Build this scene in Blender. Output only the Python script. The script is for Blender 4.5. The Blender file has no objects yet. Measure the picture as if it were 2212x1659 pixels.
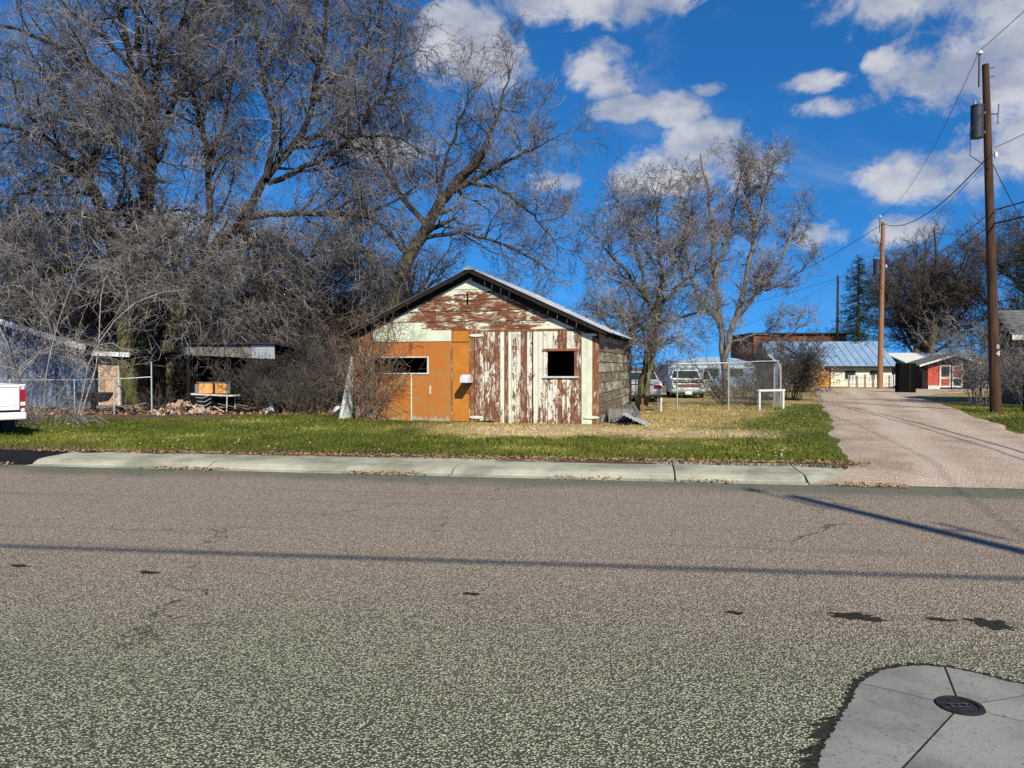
import bpy, math, random
import numpy as np
from mathutils import Vector, Matrix

random.seed(7)
rng = np.random.default_rng(11)
R = math.radians
SC = bpy.context.scene
COL = SC.collection

# ------------------------------------------------------------------ camera, sky, sun, exposure
EYE = 1.65
FPX = 769.0
PITCH = math.atan(17 / FPX)
cam_d = bpy.data.cameras.new('camera')
cam_d.sensor_width = 36.0
cam_d.lens = 36.0 * FPX / 1024.0
cam_d.clip_start = 0.05
cam_d.clip_end = 3000
cam = bpy.data.objects.new('camera', cam_d)
COL.objects.link(cam)
cam.location = (0, 0, EYE)
cam.rotation_euler = (R(90) - PITCH, 0, 0)
SC.camera = cam

SUN_EL = R(38)
SUN_AZ = math.atan2(0.315, -0.949)          # direction towards the sun, measured from +Y towards +X
sun_d = bpy.data.lights.new('sun', 'SUN')
sun_d.energy = 5.0
sun_d.angle = R(0.5)
sun_d.color = (1.0, 0.92, 0.78)
sun = bpy.data.objects.new('sun', sun_d)
COL.objects.link(sun)
SUN_DIR = Vector((math.sin(SUN_AZ) * math.cos(SUN_EL), math.cos(SUN_AZ) * math.cos(SUN_EL), math.sin(SUN_EL)))
sun.rotation_euler = SUN_DIR.to_track_quat('Z', 'Y').to_euler()
sun.location = (0, 0, 30)

SC.view_settings.view_transform = 'Standard'
SC.view_settings.look = 'None'
SC.view_settings.exposure = 0.38
SC.view_settings.gamma = 1.0
SC.view_settings.use_curve_mapping = False
SC.cycles.max_bounces = 5
SC.cycles.diffuse_bounces = 2
SC.cycles.glossy_bounces = 2
SC.cycles.transparent_max_bounces = 6
SC.cycles.use_denoising = False
SC.cycles.caustics_reflective = False
SC.cycles.caustics_refractive = False


class NT:
    """small node-tree helper"""
    def __init__(self, tree):
        self.t = tree
        tree.nodes.clear()

    def n(self, kind, **kw):
        nd = self.t.nodes.new(kind)
        for k, v in kw.items():
            setattr(nd, k, v)
        return nd

    def link(self, a, b):
        self.t.links.new(a, b)

    def put(self, sock, v):
        if hasattr(v, 'is_linked'):
            self.t.links.new(v, sock)
        elif isinstance(v, (tuple, list)) and len(v) == 3 and sock.type == 'RGBA':
            sock.default_value = (*v, 1)
        else:
            sock.default_value = v

    def math(self, op, a, b=0.0, c=0.0, clamp=False):
        nd = self.n('ShaderNodeMath', operation=op, use_clamp=clamp)
        self.put(nd.inputs[0], a)
        self.put(nd.inputs[1], b)
        self.put(nd.inputs[2], c)
        return nd.outputs[0]

    def vmath(self, op, a, b=(0, 0, 0)):
        nd = self.n('ShaderNodeVectorMath', operation=op)
        self.put(nd.inputs[0], a)
        self.put(nd.inputs[1], b)
        return nd.outputs['Value'] if op in ('DOT_PRODUCT', 'LENGTH') else nd.outputs[0]

    def noise(self, vec, scale, detail=4.0, rough=0.55, dist=0.0):
        nd = self.n('ShaderNodeTexNoise')
        if vec is not None:
            self.link(vec, nd.inputs['Vector'])
        nd.inputs['Scale'].default_value = scale
        nd.inputs['Detail'].default_value = detail
        nd.inputs['Roughness'].default_value = rough
        nd.inputs['Distortion'].default_value = dist
        return nd.outputs['Fac']

    def ramp(self, fac, lo, hi, a=0.0, b=1.0, smooth=True):
        nd = self.n('ShaderNodeMapRange', interpolation_type='SMOOTHSTEP' if smooth else 'LINEAR')
        self.put(nd.inputs[0], fac)
        self.put(nd.inputs[1], lo)
        self.put(nd.inputs[2], hi)
        self.put(nd.inputs[3], a)
        self.put(nd.inputs[4], b)
        return nd.outputs[0]

    def mix(self, fac, a, b, mode='MIX'):
        nd = self.n('ShaderNodeMix', data_type='RGBA', blend_type=mode)
        self.put(nd.inputs[0], fac)
        self.put(nd.inputs[6], a)
        self.put(nd.inputs[7], b)
        return nd.outputs[2]

    def mapping(self, vec, scale=(1, 1, 1), loc=(0, 0, 0), rot=(0, 0, 0)):
        nd = self.n('ShaderNodeMapping')
        self.link(vec, nd.inputs['Vector'])
        nd.inputs['Location'].default_value = loc
        nd.inputs['Rotation'].default_value = rot
        nd.inputs['Scale'].default_value = scale
        return nd.outputs[0]


def build_world():
    w = bpy.data.worlds.new('World')
    SC.world = w
    w.use_nodes = True
    g = NT(w.node_tree)
    out = g.n('ShaderNodeOutputWorld')
    bg = g.n('ShaderNodeBackground')
    bg.inputs['Strength'].default_value = 0.08
    g.link(bg.outputs[0], out.inputs[0])
    sky = g.n('ShaderNodeTexSky', sky_type='NISHITA', sun_disc=False)
    sky.sun_elevation = SUN_EL
    sky.sun_rotation = SUN_AZ
    sky.altitude = 800
    sky.air_density = 1.0
    sky.dust_density = 0.2
    sky.ozone_density = 2.5
    hs = g.n('ShaderNodeHueSaturation')
    hs.inputs['Saturation'].default_value = 1.05
    hs.inputs['Value'].default_value = 1.0
    tc = g.n('ShaderNodeTexCoord')
    d = tc.outputs['Generated']
    lift = g.vmath('NORMALIZE', g.vmath('ADD', d, (0, 0, 0.16)))
    g.link(lift, sky.inputs['Vector'])
    g.link(g.mix(1.0, sky.outputs[0], (0.44, 1.00, 1.46), 'MULTIPLY'), hs.inputs['Color'])
    sep = g.n('ShaderNodeSeparateXYZ')
    g.link(d, sep.inputs[0])
    az = g.math('ARCTAN2', sep.outputs[0], sep.outputs[1])
    el = g.math('ARCSINE', sep.outputs[2])
    comb = g.n('ShaderNodeCombineXYZ')
    g.link(az, comb.inputs[0])
    g.link(g.math('MULTIPLY', el, 1.25), comb.inputs[1])
    v = comb.outputs[0]
    n1 = g.noise(v, 8.0, 8, 0.62, 0.6)
    n2 = g.noise(v, 26.0, 6, 0.68, 0.4)
    # cumulus heaps: azimuth, elevation, half widths (degrees)
    heaps = [(-3.3, 22.7, 4.0, 2.9), (-5.0, 23.6, 2.0, 1.8), (-1.2, 21.4, 2.6, 1.8), (5.8, 25.2, 7.5, 1.7), (6.3, 20.8, 2.4, 1.9), (7.9, 18.2, 2.5, 0.8), (12.0, 18.0, 2.0, 1.1), (14.4, 19.2, 1.3, 0.5),
             (9.8, 13.8, 2.4, 1.5), (13.7, 15.4, 3.0, 1.7), (16.4, 14.2, 2.4, 1.8), (12.4, 13.4, 3.4, 1.2), (21.0, 18.9, 2.5, 0.7), (22.6, 17.2, 2.5, 0.7), (25.4, 19.6, 1.1, 0.8), (27.5, 23.6, 5.0, 1.9),
             (30.5, 18.6, 4.0, 2.3), (34.0, 20.0, 3.6, 4.6), (35.0, 26.0, 5.0, 3.0), (29.3, 12.4, 4.0, 1.4), (33.0, 13.6, 3.6, 1.6), (21.5, 9.0, 1.9, 1.1), (3.2, 13.4, 2.0, 0.8), (27.2, 9.0, 2.2, 0.8),
             (-9.5, 15.5, 3.6, 1.3), (-24, 9.0, 4.0, 2.0), (46, 22, 7, 4), (58, 14, 6, 2.4), (-48, 20, 6, 3), (-64, 12, 7, 2.5), (90, 25, 9, 4), (-100, 22, 8, 4),
             (140, 18, 9, 3), (-150, 26, 8, 4), (70, 45, 9, 5), (-60, 48, 9, 5), (10, 50, 9, 5), (150, 55, 12, 6)]
    best = None
    for a, e, ra, re in heaps:
        da = g.math('MULTIPLY', g.math('SUBTRACT', az, R(a)), 1 / R(ra * (1.12 if a < 26 or a > 40 else 1.35)))
        de = g.math('MULTIPLY', g.math('SUBTRACT', el, R(e)), 1 / R(re * (1.12 if a < 26 or a > 40 else 1.4)))
        s = g.math('MULTIPLY_ADD', da, da, g.math('MULTIPLY', de, de))
        val = g.math('SUBTRACT', 1.0, s)
        best = val if best is None else g.math('MAXIMUM', best, val)
    best = g.math('MAXIMUM', best, -1.6)
    puff = g.math('MULTIPLY_ADD', g.math('SUBTRACT', n1, 0.5), 3.4, best)
    puff = g.math('MULTIPLY_ADD', g.math('SUBTRACT', n2, 0.5), 2.4, puff)
    mask = g.ramp(puff, -0.20, 0.95)
    mask = g.math('MULTIPLY', mask, 0.92)
    veil = g.math('MULTIPLY', g.ramp(n1, 0.48, 0.76), 0.24)
    mask = g.math('MAXIMUM', mask, veil)
    n3 = g.noise(g.mapping(v, (1, 1.6, 1), (3.1, 0.08, 0)), 9.0, 5, 0.55)
    shade = g.ramp(n3, 0.36, 0.64)
    ccol = g.mix(shade, (3.3, 3.7, 4.8), (6.3, 6.4, 6.7))
    fin = g.mix(mask, hs.outputs[0], ccol)
    g.link(fin, bg.inputs['Color'])


build_world()


# ------------------------------------------------------------------ pixel -> place, used to measure positions on the photograph (1024 x 768)
def ray(px, py):
    x = (px - 512) / FPX
    z = -(py - 384) / FPX
    c, s = math.cos(PITCH), math.sin(PITCH)
    return x, c + s * z, -s + c * z


def gp(px, py, z=0.0):
    r = ray(px, py)
    t = (z - EYE) / r[2]
    return r[0] * t, r[1] * t


def pp(px, py, Y):
    r = ray(px, py)
    t = Y / r[1]
    return r[0] * t, Y, EYE + r[2] * t


K = 1024 / 2212.0


def q(x, y, Y):
    return pp(x * K, y * K, Y)


# street frame: s along the kerb (to the right), t away from the camera, kerb foot at t = 0
SU = (math.cos(R(9.8)), -math.sin(R(9.8)))
SN = (math.sin(R(9.8)), math.cos(R(9.8)))
SO = (0.0, 11.63)


def st(s, t, z=0.0):
    return (SO[0] + s * SU[0] + t * SN[0], SO[1] + s * SU[1] + t * SN[1], z)


def vnoise(x, y, scale, seed=0):
    g = np.random.default_rng(seed).random((256, 256))
    x = np.asarray(x) / scale + 1000
    y = np.asarray(y) / scale + 1000
    xi = np.floor(x).astype(int)
    yi = np.floor(y).astype(int)
    fx = x - xi
    fy = y - yi
    fx = fx * fx * (3 - 2 * fx)
    fy = fy * fy * (3 - 2 * fy)
    a = g[xi % 256, yi % 256]
    b = g[(xi + 1) % 256, yi % 256]
    c = g[xi % 256, (yi + 1) % 256]
    d = g[(xi + 1) % 256, (yi + 1) % 256]
    return (a * (1 - fx) + b * fx) * (1 - fy) + (c * (1 - fx) + d * fx) * fy


def sstep(x, a, b):
    t = np.clip((x - a) / (b - a), 0, 1)
    return t * t * (3 - 2 * t)


# ------------------------------------------------------------------ materials
MATS = {}


def new_mat(name):
    m = bpy.data.materials.new(name)
    m.use_nodes = True
    g = NT(m.node_tree)
    out = g.n('ShaderNodeOutputMaterial')
    bs = g.n('ShaderNodeBsdfPrincipled')
    g.link(bs.outputs[0], out.inputs[0])
    MATS[name] = m
    return m, g, bs


def bump(g, bs, h, strength=0.4, dist=0.01):
    b = g.n('ShaderNodeBump')
    b.inputs['Strength'].default_value = strength
    b.inputs['Distance'].default_value = dist
    g.link(h, b.inputs['Height'])
    g.link(b.outputs[0], bs.inputs['Normal'])


def obj_coord(g, jitter=True):
    tc = g.n('ShaderNodeTexCoord')
    v = tc.outputs['Object']
    oi = g.n('ShaderNodeObjectInfo')
    if jitter:
        m = g.n('ShaderNodeVectorMath', operation='SCALE')
        m.inputs[0].default_value = (37.0, 17.0, 53.0)
        g.link(oi.outputs['Random'], m.inputs['Scale'])
        v = g.vmath('ADD', v, m.outputs[0])
    return v, oi.outputs['Random']


def mottled(name, a, b, scale=3.0, rough=0.8, stretch=(1, 1, 1), bumpd=0.004, fine=40.0, spread=(0.3, 0.7), spec=0.3, metal=0.0, jitter=True, vary=0.0):
    m, g, bs = new_mat(name)
    v, rnd = obj_coord(g, jitter)
    vm = g.mapping(v, stretch)
    n1 = g.noise(vm, scale, 5, 0.6)
    n2 = g.noise(vm, fine, 3, 0.6)
    f = g.math('MULTIPLY_ADD', n2, 0.35, g.math('MULTIPLY', n1, 0.65))
    c = g.mix(g.ramp(f, *spread), a, b)
    if vary:
        hsv = g.n('ShaderNodeHueSaturation')
        g.link(g.math('MULTIPLY_ADD', rnd, vary, 1 - vary / 2), hsv.inputs['Value'])
        g.link(c, hsv.inputs['Color'])
        c = hsv.outputs[0]
    g.link(c, bs.inputs['Base Color'])
    bs.inputs['Roughness'].default_value = rough
    bs.inputs['Specular IOR Level'].default_value = spec
    bs.inputs['Metallic'].default_value = metal
    if bumpd:
        bump(g, bs, f, 0.6, bumpd)
    return m


def plain(name, c, rough=0.6, metal=0.0, spec=0.4):
    return mottled(name, tuple(x * 0.82 for x in c), c, 6.0, rough, bumpd=0.0, metal=metal, spec=spec)


def peeling(name, paint, wood, wood2, cover, axis='z', bare=None, low=None, paint2=None, vary=0.25):
    """old paint flaking off boards; axis is the grain direction"""
    m, g, bs = new_mat(name)
    tc = g.n('ShaderNodeTexCoord')
    raw = tc.outputs['Object']
    v, rnd = obj_coord(g)
    s = {'x': (0.22, 1, 1), 'y': (1, 0.22, 1), 'z': (1, 1, 0.26)}[axis]
    vm = g.mapping(v, s)
    n1 = g.noise(vm, 9.0, 7, 0.70, 0.5)
    n2 = g.noise(vm, 34.0, 4, 0.7)
    n3 = g.noise(v, 1.6, 3, 0.5)
    f = g.math('MULTIPLY_ADD', n2, 0.38, g.math('MULTIPLY', n1, 0.62))
    f = g.math('MULTIPLY_ADD', g.math('SUBTRACT', n3, 0.5), 0.26, f)
    th = g.math('MULTIPLY_ADD', g.math('SUBTRACT', rnd, 0.5), vary, 1 - cover)
    th = g.math('MULTIPLY_ADD', g.math('SUBTRACT', th, 0.5), 0.55, 0.5)
    sep = g.n('ShaderNodeSeparateXYZ')
    g.link(raw, sep.inputs[0])
    if bare:
        cx, rx, cz, rz, k = bare
        dx = g.math('MULTIPLY', g.math('SUBTRACT', sep.outputs[0], cx), 1 / rx)
        dz = g.math('MULTIPLY', g.math('SUBTRACT', sep.outputs[2], cz), 1 / rz)
        e = g.math('SUBTRACT', 1.0, g.math('MULTIPLY_ADD', dx, dx, g.math('MULTIPLY', dz, dz)), clamp=True)
        th = g.math('MULTIPLY_ADD', g.ramp(e, 0.0, 0.5), k, th)
    if low:
        z0, k = low
        e = g.ramp(sep.outputs[2], z0, 0.0)
        th = g.math('MULTIPLY_ADD', e, k, th)
    mask = g.ramp(g.math('SUBTRACT', f, th), -0.012, 0.022)
    grain = g.noise(g.mapping(v, tuple(x * (3 if x == 1 else 0.5) for x in s)), 24.0, 4, 0.6)
    wd = g.mix(g.ramp(grain, 0.35, 0.65), wood, wood2)
    blot = g.noise(v, 2.3, 4, 0.6)
    p2 = paint2 or tuple(x * 0.80 for x in paint)
    pt = g.mix(g.ramp(blot, 0.35, 0.70), paint, p2)
    streak = g.ramp(g.noise(g.mapping(v, (9, 9, 0.35)), 3.0, 3, 0.6), 0.55, 0.8)
    pt = g.mix(g.math('MULTIPLY', streak, 0.30), pt, tuple(x * 0.55 for x in paint))
    tan = g.noise(g.mapping(v, s), 13.0, 5, 0.7, 0.3)
    wd = g.mix(g.ramp(tan, 0.50, 0.62, 0, 0.75), wd, tuple(0.45 * p + 0.55 * w_ for p, w_ in zip(paint, wood)))
    g.link(g.mix(mask, wd, pt), bs.inputs['Base Color'])
    bs.inputs['Roughness'].default_value = 0.75
    bs.inputs['Specular IOR Level'].default_value = 0.25
    bump(g, bs, g.math('MULTIPLY_ADD', mask, 0.8, g.math('MULTIPLY', grain, 0.5)), 0.7, 0.005)
    return m


def attr_mat(name, attr='tint', rough=0.9, fine=60.0, amount=0.35, bumpd=0.01, spec=0.2):
    m, g, bs = new_mat(name)
    at = g.n('ShaderNodeAttribute')
    at.attribute_name = attr
    v, _ = obj_coord(g, False)
    n1 = g.noise(v, fine, 4, 0.65)
    n2 = g.noise(v, fine * 0.12, 4, 0.6)
    f = g.math('MULTIPLY_ADD', n2, 0.5, g.math('MULTIPLY', n1, 0.5))
    k = g.ramp(f, 0.3, 0.7, 1 - amount, 1 + amount)
    c = g.vmath('MULTIPLY', at.outputs['Color'], (1, 1, 1))
    nd = g.n('ShaderNodeVectorMath', operation='SCALE')
    g.link(c, nd.inputs[0])
    g.link(k, nd.inputs['Scale'])
    g.link(nd.outputs[0], bs.inputs['Base Color'])
    bs.inputs['Roughness'].default_value = rough
    bs.inputs['Specular IOR Level'].default_value = spec
    if bumpd:
        bump(g, bs, n1, 0.8, bumpd)
    return m


def asphalt_mat():
    m, g, bs = new_mat('asphalt')
    v, _ = obj_coord(g, False)
    vo = g.n('ShaderNodeTexVoronoi')
    g.link(v, vo.inputs['Vector'])
    vo.inputs['Scale'].default_value = 82.0
    vo.inputs['Randomness'].default_value = 1.0
    chip = vo.outputs['Distance']
    tone = g.n('ShaderNodeSeparateColor')
    g.link(vo.outputs['Color'], tone.inputs[0])
    vo2 = g.n('ShaderNodeTexVoronoi')
    g.link(v, vo2.inputs['Vector'])
    vo2.inputs['Scale'].default_value = 45.0
    gro = g.noise(v, 34.0, 4, 0.7)
    big = g.noise(v, 0.45, 5, 0.55)
    sp = g.n('ShaderNodeSeparateXYZ')
    g.link(v, sp.inputs[0])
    s_ = g.vmath('DOT_PRODUCT', v, (SU[0], SU[1], 0))
    t_ = g.math('SUBTRACT', g.vmath('DOT_PRODUCT', v, (SN[0], SN[1], 0)), SN[1] * SO[1])
    # warm worn wheel lanes at the far side, greener grey chippings in the crown of the road
    tt = g.math('MULTIPLY_ADD', g.math('SUBTRACT', big, 0.5), 3.5, t_)
    lane = g.math('MULTIPLY', g.ramp(tt, -8.6, -4.2), g.ramp(tt, -0.25, -1.1))
    cv = g.n('ShaderNodeCombineXYZ')
    g.link(g.math('MULTIPLY', s_, 0.05), cv.inputs[0])
    g.link(t_, cv.inputs[1])
    stripes = g.noise(cv.outputs[0], 3.2, 4, 0.6)
    stone_a = g.mix(lane, (0.320, 0.325, 0.215), (0.440, 0.345, 0.265))
    stone_b = g.mix(lane, (0.66, 0.67, 0.47), (0.70, 0.57, 0.45))
    stone = g.mix(tone.outputs[0], stone_a, stone_b)
    gap = g.ramp(g.math('MULTIPLY_ADD', gro, -0.55, g.math('ADD', chip, 0.1)), 0.02, 0.42)
    binder = g.mix(lane, (0.062, 0.064, 0.038), (0.150, 0.117, 0.086))
    c = g.mix(gap, stone, binder)
    c = g.mix(g.ramp(stripes, 0.52, 0.74, 0, 0.42), c, (0.12, 0.105, 0.082))
    ce = g.n('ShaderNodeTexVoronoi', feature='DISTANCE_TO_EDGE')
    wob = g.n('ShaderNodeTexNoise')
    g.link(v, wob.inputs['Vector'])
    wob.inputs['Scale'].default_value = 2.2
    wob.inputs['Detail'].default_value = 5
    g.link(g.vmath('ADD', v, g.vmath('MULTIPLY', wob.outputs['Color'], (1.1, 1.1, 0))), ce.inputs['Vector'])
    ce.inputs['Scale'].default_value = 0.30
    crack = g.math('MULTIPLY', g.ramp(ce.outputs['Distance'], 0.0035, 0.0012), g.ramp(big, 0.47, 0.58))
    c = g.mix(g.math('MULTIPLY', crack, 0.8), c, (0.03, 0.03, 0.026))
    edge = g.ramp(g.math('MULTIPLY_ADD', g.math('SUBTRACT', big, 0.5), 1.2, t_), -1.25, -0.55)
    c = g.mix(g.math('MULTIPLY', edge, 0.6), c, (0.105, 0.112, 0.082))
    spots = g.ramp(g.noise(g.mapping(v, (0.5, 1.2, 1), (0, 0, 0), (0, 0, R(9.8))), 0.9, 6, 0.7), 0.62, 0.72, 0, 0.35)
    c = g.mix(spots, c, (0.075, 0.078, 0.066))
    g.link(c, bs.inputs['Base Color'])
    bs.inputs['Roughness'].default_value = 0.88
    bs.inputs['Specular IOR Level'].default_value = 0.25
    h = g.math('MULTIPLY_ADD', vo2.outputs['Distance'], -0.5, g.math('MULTIPLY', chip, -1.0))
    bump(g, bs, h, 1.0, 0.010)
    return m


def concrete_mat(name, a, b, speck=0.5, warm=None):
    m, g, bs = new_mat(name)
    v, rnd = obj_coord(g)
    n1 = g.noise(v, 1.3, 6, 0.6)
    n2 = g.noise(v, 42.0, 4, 0.75)
    n3 = g.noise(v, 130.0, 2, 0.7)
    c = g.mix(g.ramp(n1, 0.35, 0.65), tuple(x * 0.8 for x in a), b)
    c = g.mix(g.ramp(g.noise(v, 6.0, 6, 0.7), 0.55, 0.72, 0, 0.45), c, tuple(x * 0.5 for x in a))
    c = g.mix(g.ramp(n2, 0.56, 0.70, 0, speck), c, tuple(x * 0.42 for x in a))
    c = g.mix(g.ramp(n3, 0.60, 0.74, 0, speck * 0.7), c, tuple(min(1, x * 1.35) for x in b))
    if warm:
        c = g.mix(g.ramp(g.noise(v, 2.6, 4, 0.6), 0.52, 0.68, 0, 0.6), c, warm)
    g.link(c, bs.inputs['Base Color'])
    bs.inputs['Roughness'].default_value = 0.9
    bs.inputs['Specular IOR Level'].default_value = 0.2
    bump(g, bs, g.math('MULTIPLY_ADD', n3, 0.4, n2), 0.6, 0.004)
    return m


def bark_mat(name, a, b, moss=None):
    m, g, bs = new_mat(name)
    v, rnd = obj_coord(g)
    vm = g.mapping(v, (1, 1, 0.12))
    n1 = g.noise(vm, 16.0, 5, 0.65, 0.5)
    n2 = g.noise(v, 1.2, 4, 0.6)
    c = g.mix(g.ramp(n1, 0.36, 0.62), a, b)
    if moss:
        sep = g.n('ShaderNodeSeparateXYZ')
        g.link(g.n('ShaderNodeTexCoord').outputs['Object'], sep.inputs[0])
        lowz = g.ramp(sep.outputs[2], 7.5, 1.5)
        c = g.mix(g.math('MULTIPLY', lowz, g.ramp(g.math('MULTIPLY_ADD', n1, 0.4, n2), 0.52, 0.80, 0, 0.85)), c, moss)
    g.link(c, bs.inputs['Base Color'])
    bs.inputs['Roughness'].default_value = 0.95
    bs.inputs['Specular IOR Level'].default_value = 0.1
    bump(g, bs, n1, 1.0, 0.035)
    return m


def alley_mat():
    m, g, bs = new_mat('alley_dirt')
    v, _ = obj_coord(g, False)
    n1 = g.noise(v, 0.7, 6, 0.65)
    n2 = g.noise(v, 30.0, 4, 0.7)
    vo = g.n('ShaderNodeTexVoronoi')
    g.link(v, vo.inputs['Vector'])
    vo.inputs['Scale'].default_value = 34.0
    tone = g.n('ShaderNodeSeparateColor')
    g.link(vo.outputs['Color'], tone.inputs[0])
    across = g.math('SUBTRACT', g.vmath('DOT_PRODUCT', v, (0.925, -0.38, 0)), 0.02)
    across = g.math('MULTIPLY_ADD', g.math('SUBTRACT', n1, 0.5), 0.9, across)
    trk = None
    for c0 in (1.55, 3.05):
        d = g.math('ABSOLUTE', g.math('SUBTRACT', across, c0))
        w = g.ramp(d, 0.55, 0.15)
        trk = w if trk is None else g.math('MAXIMUM', trk, w)
    base = g.mix(g.ramp(n1, 0.3, 0.7), (0.31, 0.232, 0.165), (0.50, 0.39, 0.29))
    base = g.mix(g.math('MULTIPLY', trk, 0.55), base, (0.56, 0.45, 0.345))
    peb = g.ramp(tone.outputs[0], 0.70, 0.95, 0, 0.55)
    base = g.mix(peb, base, (0.62, 0.54, 0.44))
    base = g.mix(g.ramp(n2, 0.54, 0.68, 0, 0.6), base, (0.16, 0.118, 0.082))
    straw = g.math('MULTIPLY', g.ramp(g.noise(v, 1.7, 5, 0.65), 0.56, 0.68), g.math('SUBTRACT', 1.0, trk))
    base = g.mix(g.math('MULTIPLY', straw, 0.5), base, (0.43, 0.35, 0.17))
    g.link(base, bs.inputs['Base Color'])
    bs.inputs['Roughness'].default_value = 0.95
    bs.inputs['Specular IOR Level'].default_value = 0.1
    bump(g, bs, g.math('MULTIPLY_ADD', vo.outputs['Distance'], -0.6, n2), 1.0, 0.025)
    return m


asphalt_mat()
alley_mat()
concrete_mat('walk_concrete', (0.27, 0.27, 0.195), (0.40, 0.40, 0.30), 0.5, (0.35, 0.28, 0.21))
concrete_mat('collar_concrete', (0.16, 0.16, 0.142), (0.25, 0.248, 0.222), 1.0)
mottled('tar', (0.007, 0.007, 0.006), (0.050, 0.047, 0.040), 40, 0.95, bumpd=0.02, fine=120, spec=0.05)
mottled('fresh_asphalt', (0.006, 0.006, 0.007), (0.018, 0.018, 0.02), 14, 0.95, bumpd=0.008, fine=90, spec=0.1)
mottled('far_earth', (0.07, 0.07, 0.035), (0.15, 0.13, 0.075), 0.4, 0.95, bumpd=0.0, fine=6, jitter=False)
mottled('iron', (0.012, 0.012, 0.013), (0.04, 0.038, 0.036), 20, 0.6, bumpd=0.004, metal=0.3)
attr_mat('yard_soil', fine=22.0, amount=0.40, bumpd=0.03)
attr_mat('grass_blade', fine=9.0, amount=0.25, bumpd=0.0)
peeling('gable_paint', (0.62, 0.64, 0.49), (0.22, 0.075, 0.028), (0.070, 0.028, 0.018), 0.82, 'x', bare=(3.75, 2.5, 3.02, 0.80, 0.245), paint2=(0.55, 0.58, 0.46), vary=0.10)
peeling('door_paint', (0.64, 0.65, 0.52), (0.22, 0.085, 0.038), (0.105, 0.046, 0.028), 0.53, 'z', low=(0.9, 0.05), paint2=(0.60, 0.55, 0.47), vary=0.42)
peeling('trim_paint', (0.62, 0.66, 0.50), (0.24, 0.11, 0.05), (0.12, 0.06, 0.035), 0.86, 'z', vary=0.1)
peeling('corner_paint', (0.55, 0.50, 0.36), (0.26, 0.095, 0.035), (0.13, 0.05, 0.025), 0.30, 'z', vary=0.2)
peeling('orange_panel', (0.42, 0.140, 0.026), (0.46, 0.38, 0.28), (0.30, 0.22, 0.15), 0.90, 'z', low=(0.42, 0.24), paint2=(0.36, 0.175, 0.045), vary=0.16)
peeling('orange_door', (0.43, 0.155, 0.018), (0.40, 0.20, 0.10), (0.30, 0.12, 0.06), 0.96, 'z', paint2=(0.47, 0.19, 0.030), vary=0.05)
peeling('side_boards', (0.44, 0.43, 0.33), (0.19, 0.13, 0.085), (0.085, 0.060, 0.042), 0.44, 'y', paint2=(0.34, 0.33, 0.22), vary=0.35)
mottled('rusty_wood', (0.16, 0.055, 0.022), (0.30, 0.11, 0.045), 12, 0.85, (1, 1, 0.2))
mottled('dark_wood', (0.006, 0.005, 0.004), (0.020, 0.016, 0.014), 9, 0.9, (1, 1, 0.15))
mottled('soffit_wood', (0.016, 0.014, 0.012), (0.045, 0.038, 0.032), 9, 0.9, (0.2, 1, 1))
mottled('grey_wood', (0.11, 0.10, 0.09), (0.24, 0.22, 0.19), 9, 0.9, (1, 1, 0.15), vary=0.3)
mottled('brown_wood', (0.13, 0.055, 0.022), (0.26, 0.125, 0.055), 9, 0.85, (1, 1, 0.12), vary=0.2)
mottled('plywood', (0.42, 0.27, 0.16), (0.60, 0.43, 0.28), 8, 0.85, (1, 1, 0.15))
mottled('yellow_wood', (0.45, 0.30, 0.04), (0.58, 0.40, 0.10), 8, 0.8, (1, 1, 0.15))
mottled('roof_metal', (0.20, 0.215, 0.23), (0.40, 0.42, 0.44), 2.4, 0.45, (1, 0.3, 1), metal=0.35, bumpd=0.003, vary=0.35)
mottled('blue_roof', (0.17, 0.27, 0.40), (0.26, 0.37, 0.50), 1.2, 0.5, metal=0.1, bumpd=0.0, vary=0.1)
mottled('brown_roof', (0.11, 0.045, 0.022), (0.19, 0.08, 0.04), 1.6, 0.8, bumpd=0.0, vary=0.25)
mottled('blue_siding', (0.15, 0.19, 0.245), (0.23, 0.275, 0.34), 1.2, 0.6, bumpd=0.0, vary=0.1)
mottled('shingle', (0.085, 0.085, 0.082), (0.17, 0.17, 0.16), 5, 0.95, bumpd=0.01, fine=30, vary=0.3)
mottled('dark_shingle', (0.022, 0.022, 0.023), (0.045, 0.045, 0.045), 5, 0.95, bumpd=0.01, fine=30, vary=0.3)
mottled('white_paint', (0.46, 0.46, 0.42), (0.66, 0.66, 0.61), 5, 0.6, bumpd=0.002)
mottled('pale_green_wall', (0.58, 0.66, 0.60), (0.68, 0.75, 0.69), 1.5, 0.7, bumpd=0.0)
mottled('cream_wall', (0.60, 0.58, 0.45), (0.72, 0.70, 0.56), 1.5, 0.7, bumpd=0.0)
mottled('red_wall', (0.33, 0.045, 0.025), (0.45, 0.085, 0.045), 2.0, 0.75, bumpd=0.0, vary=0.15)
mottled('orange_wall', (0.70, 0.26, 0.025), (0.80, 0.33, 0.04), 1.5, 0.7, bumpd=0.0)
mottled('hutch_orange', (0.62, 0.24, 0.05), (0.76, 0.42, 0.14), 7, 0.7, (1, 1, 0.3), bumpd=0.0)
mottled('brick_brown', (0.15, 0.075, 0.04), (0.26, 0.14, 0.075), 3, 0.9, bumpd=0.0, vary=0.3)
mottled('pole_wood', (0.022, 0.012, 0.008), (0.105, 0.050, 0.026), 14, 0.9, (1, 1, 0.06), bumpd=0.015, fine=60)
mottled('pole_wood_pale', (0.19, 0.095, 0.045), (0.33, 0.17, 0.085), 14, 0.9, (1, 1, 0.06), bumpd=0.01, fine=60)
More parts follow.
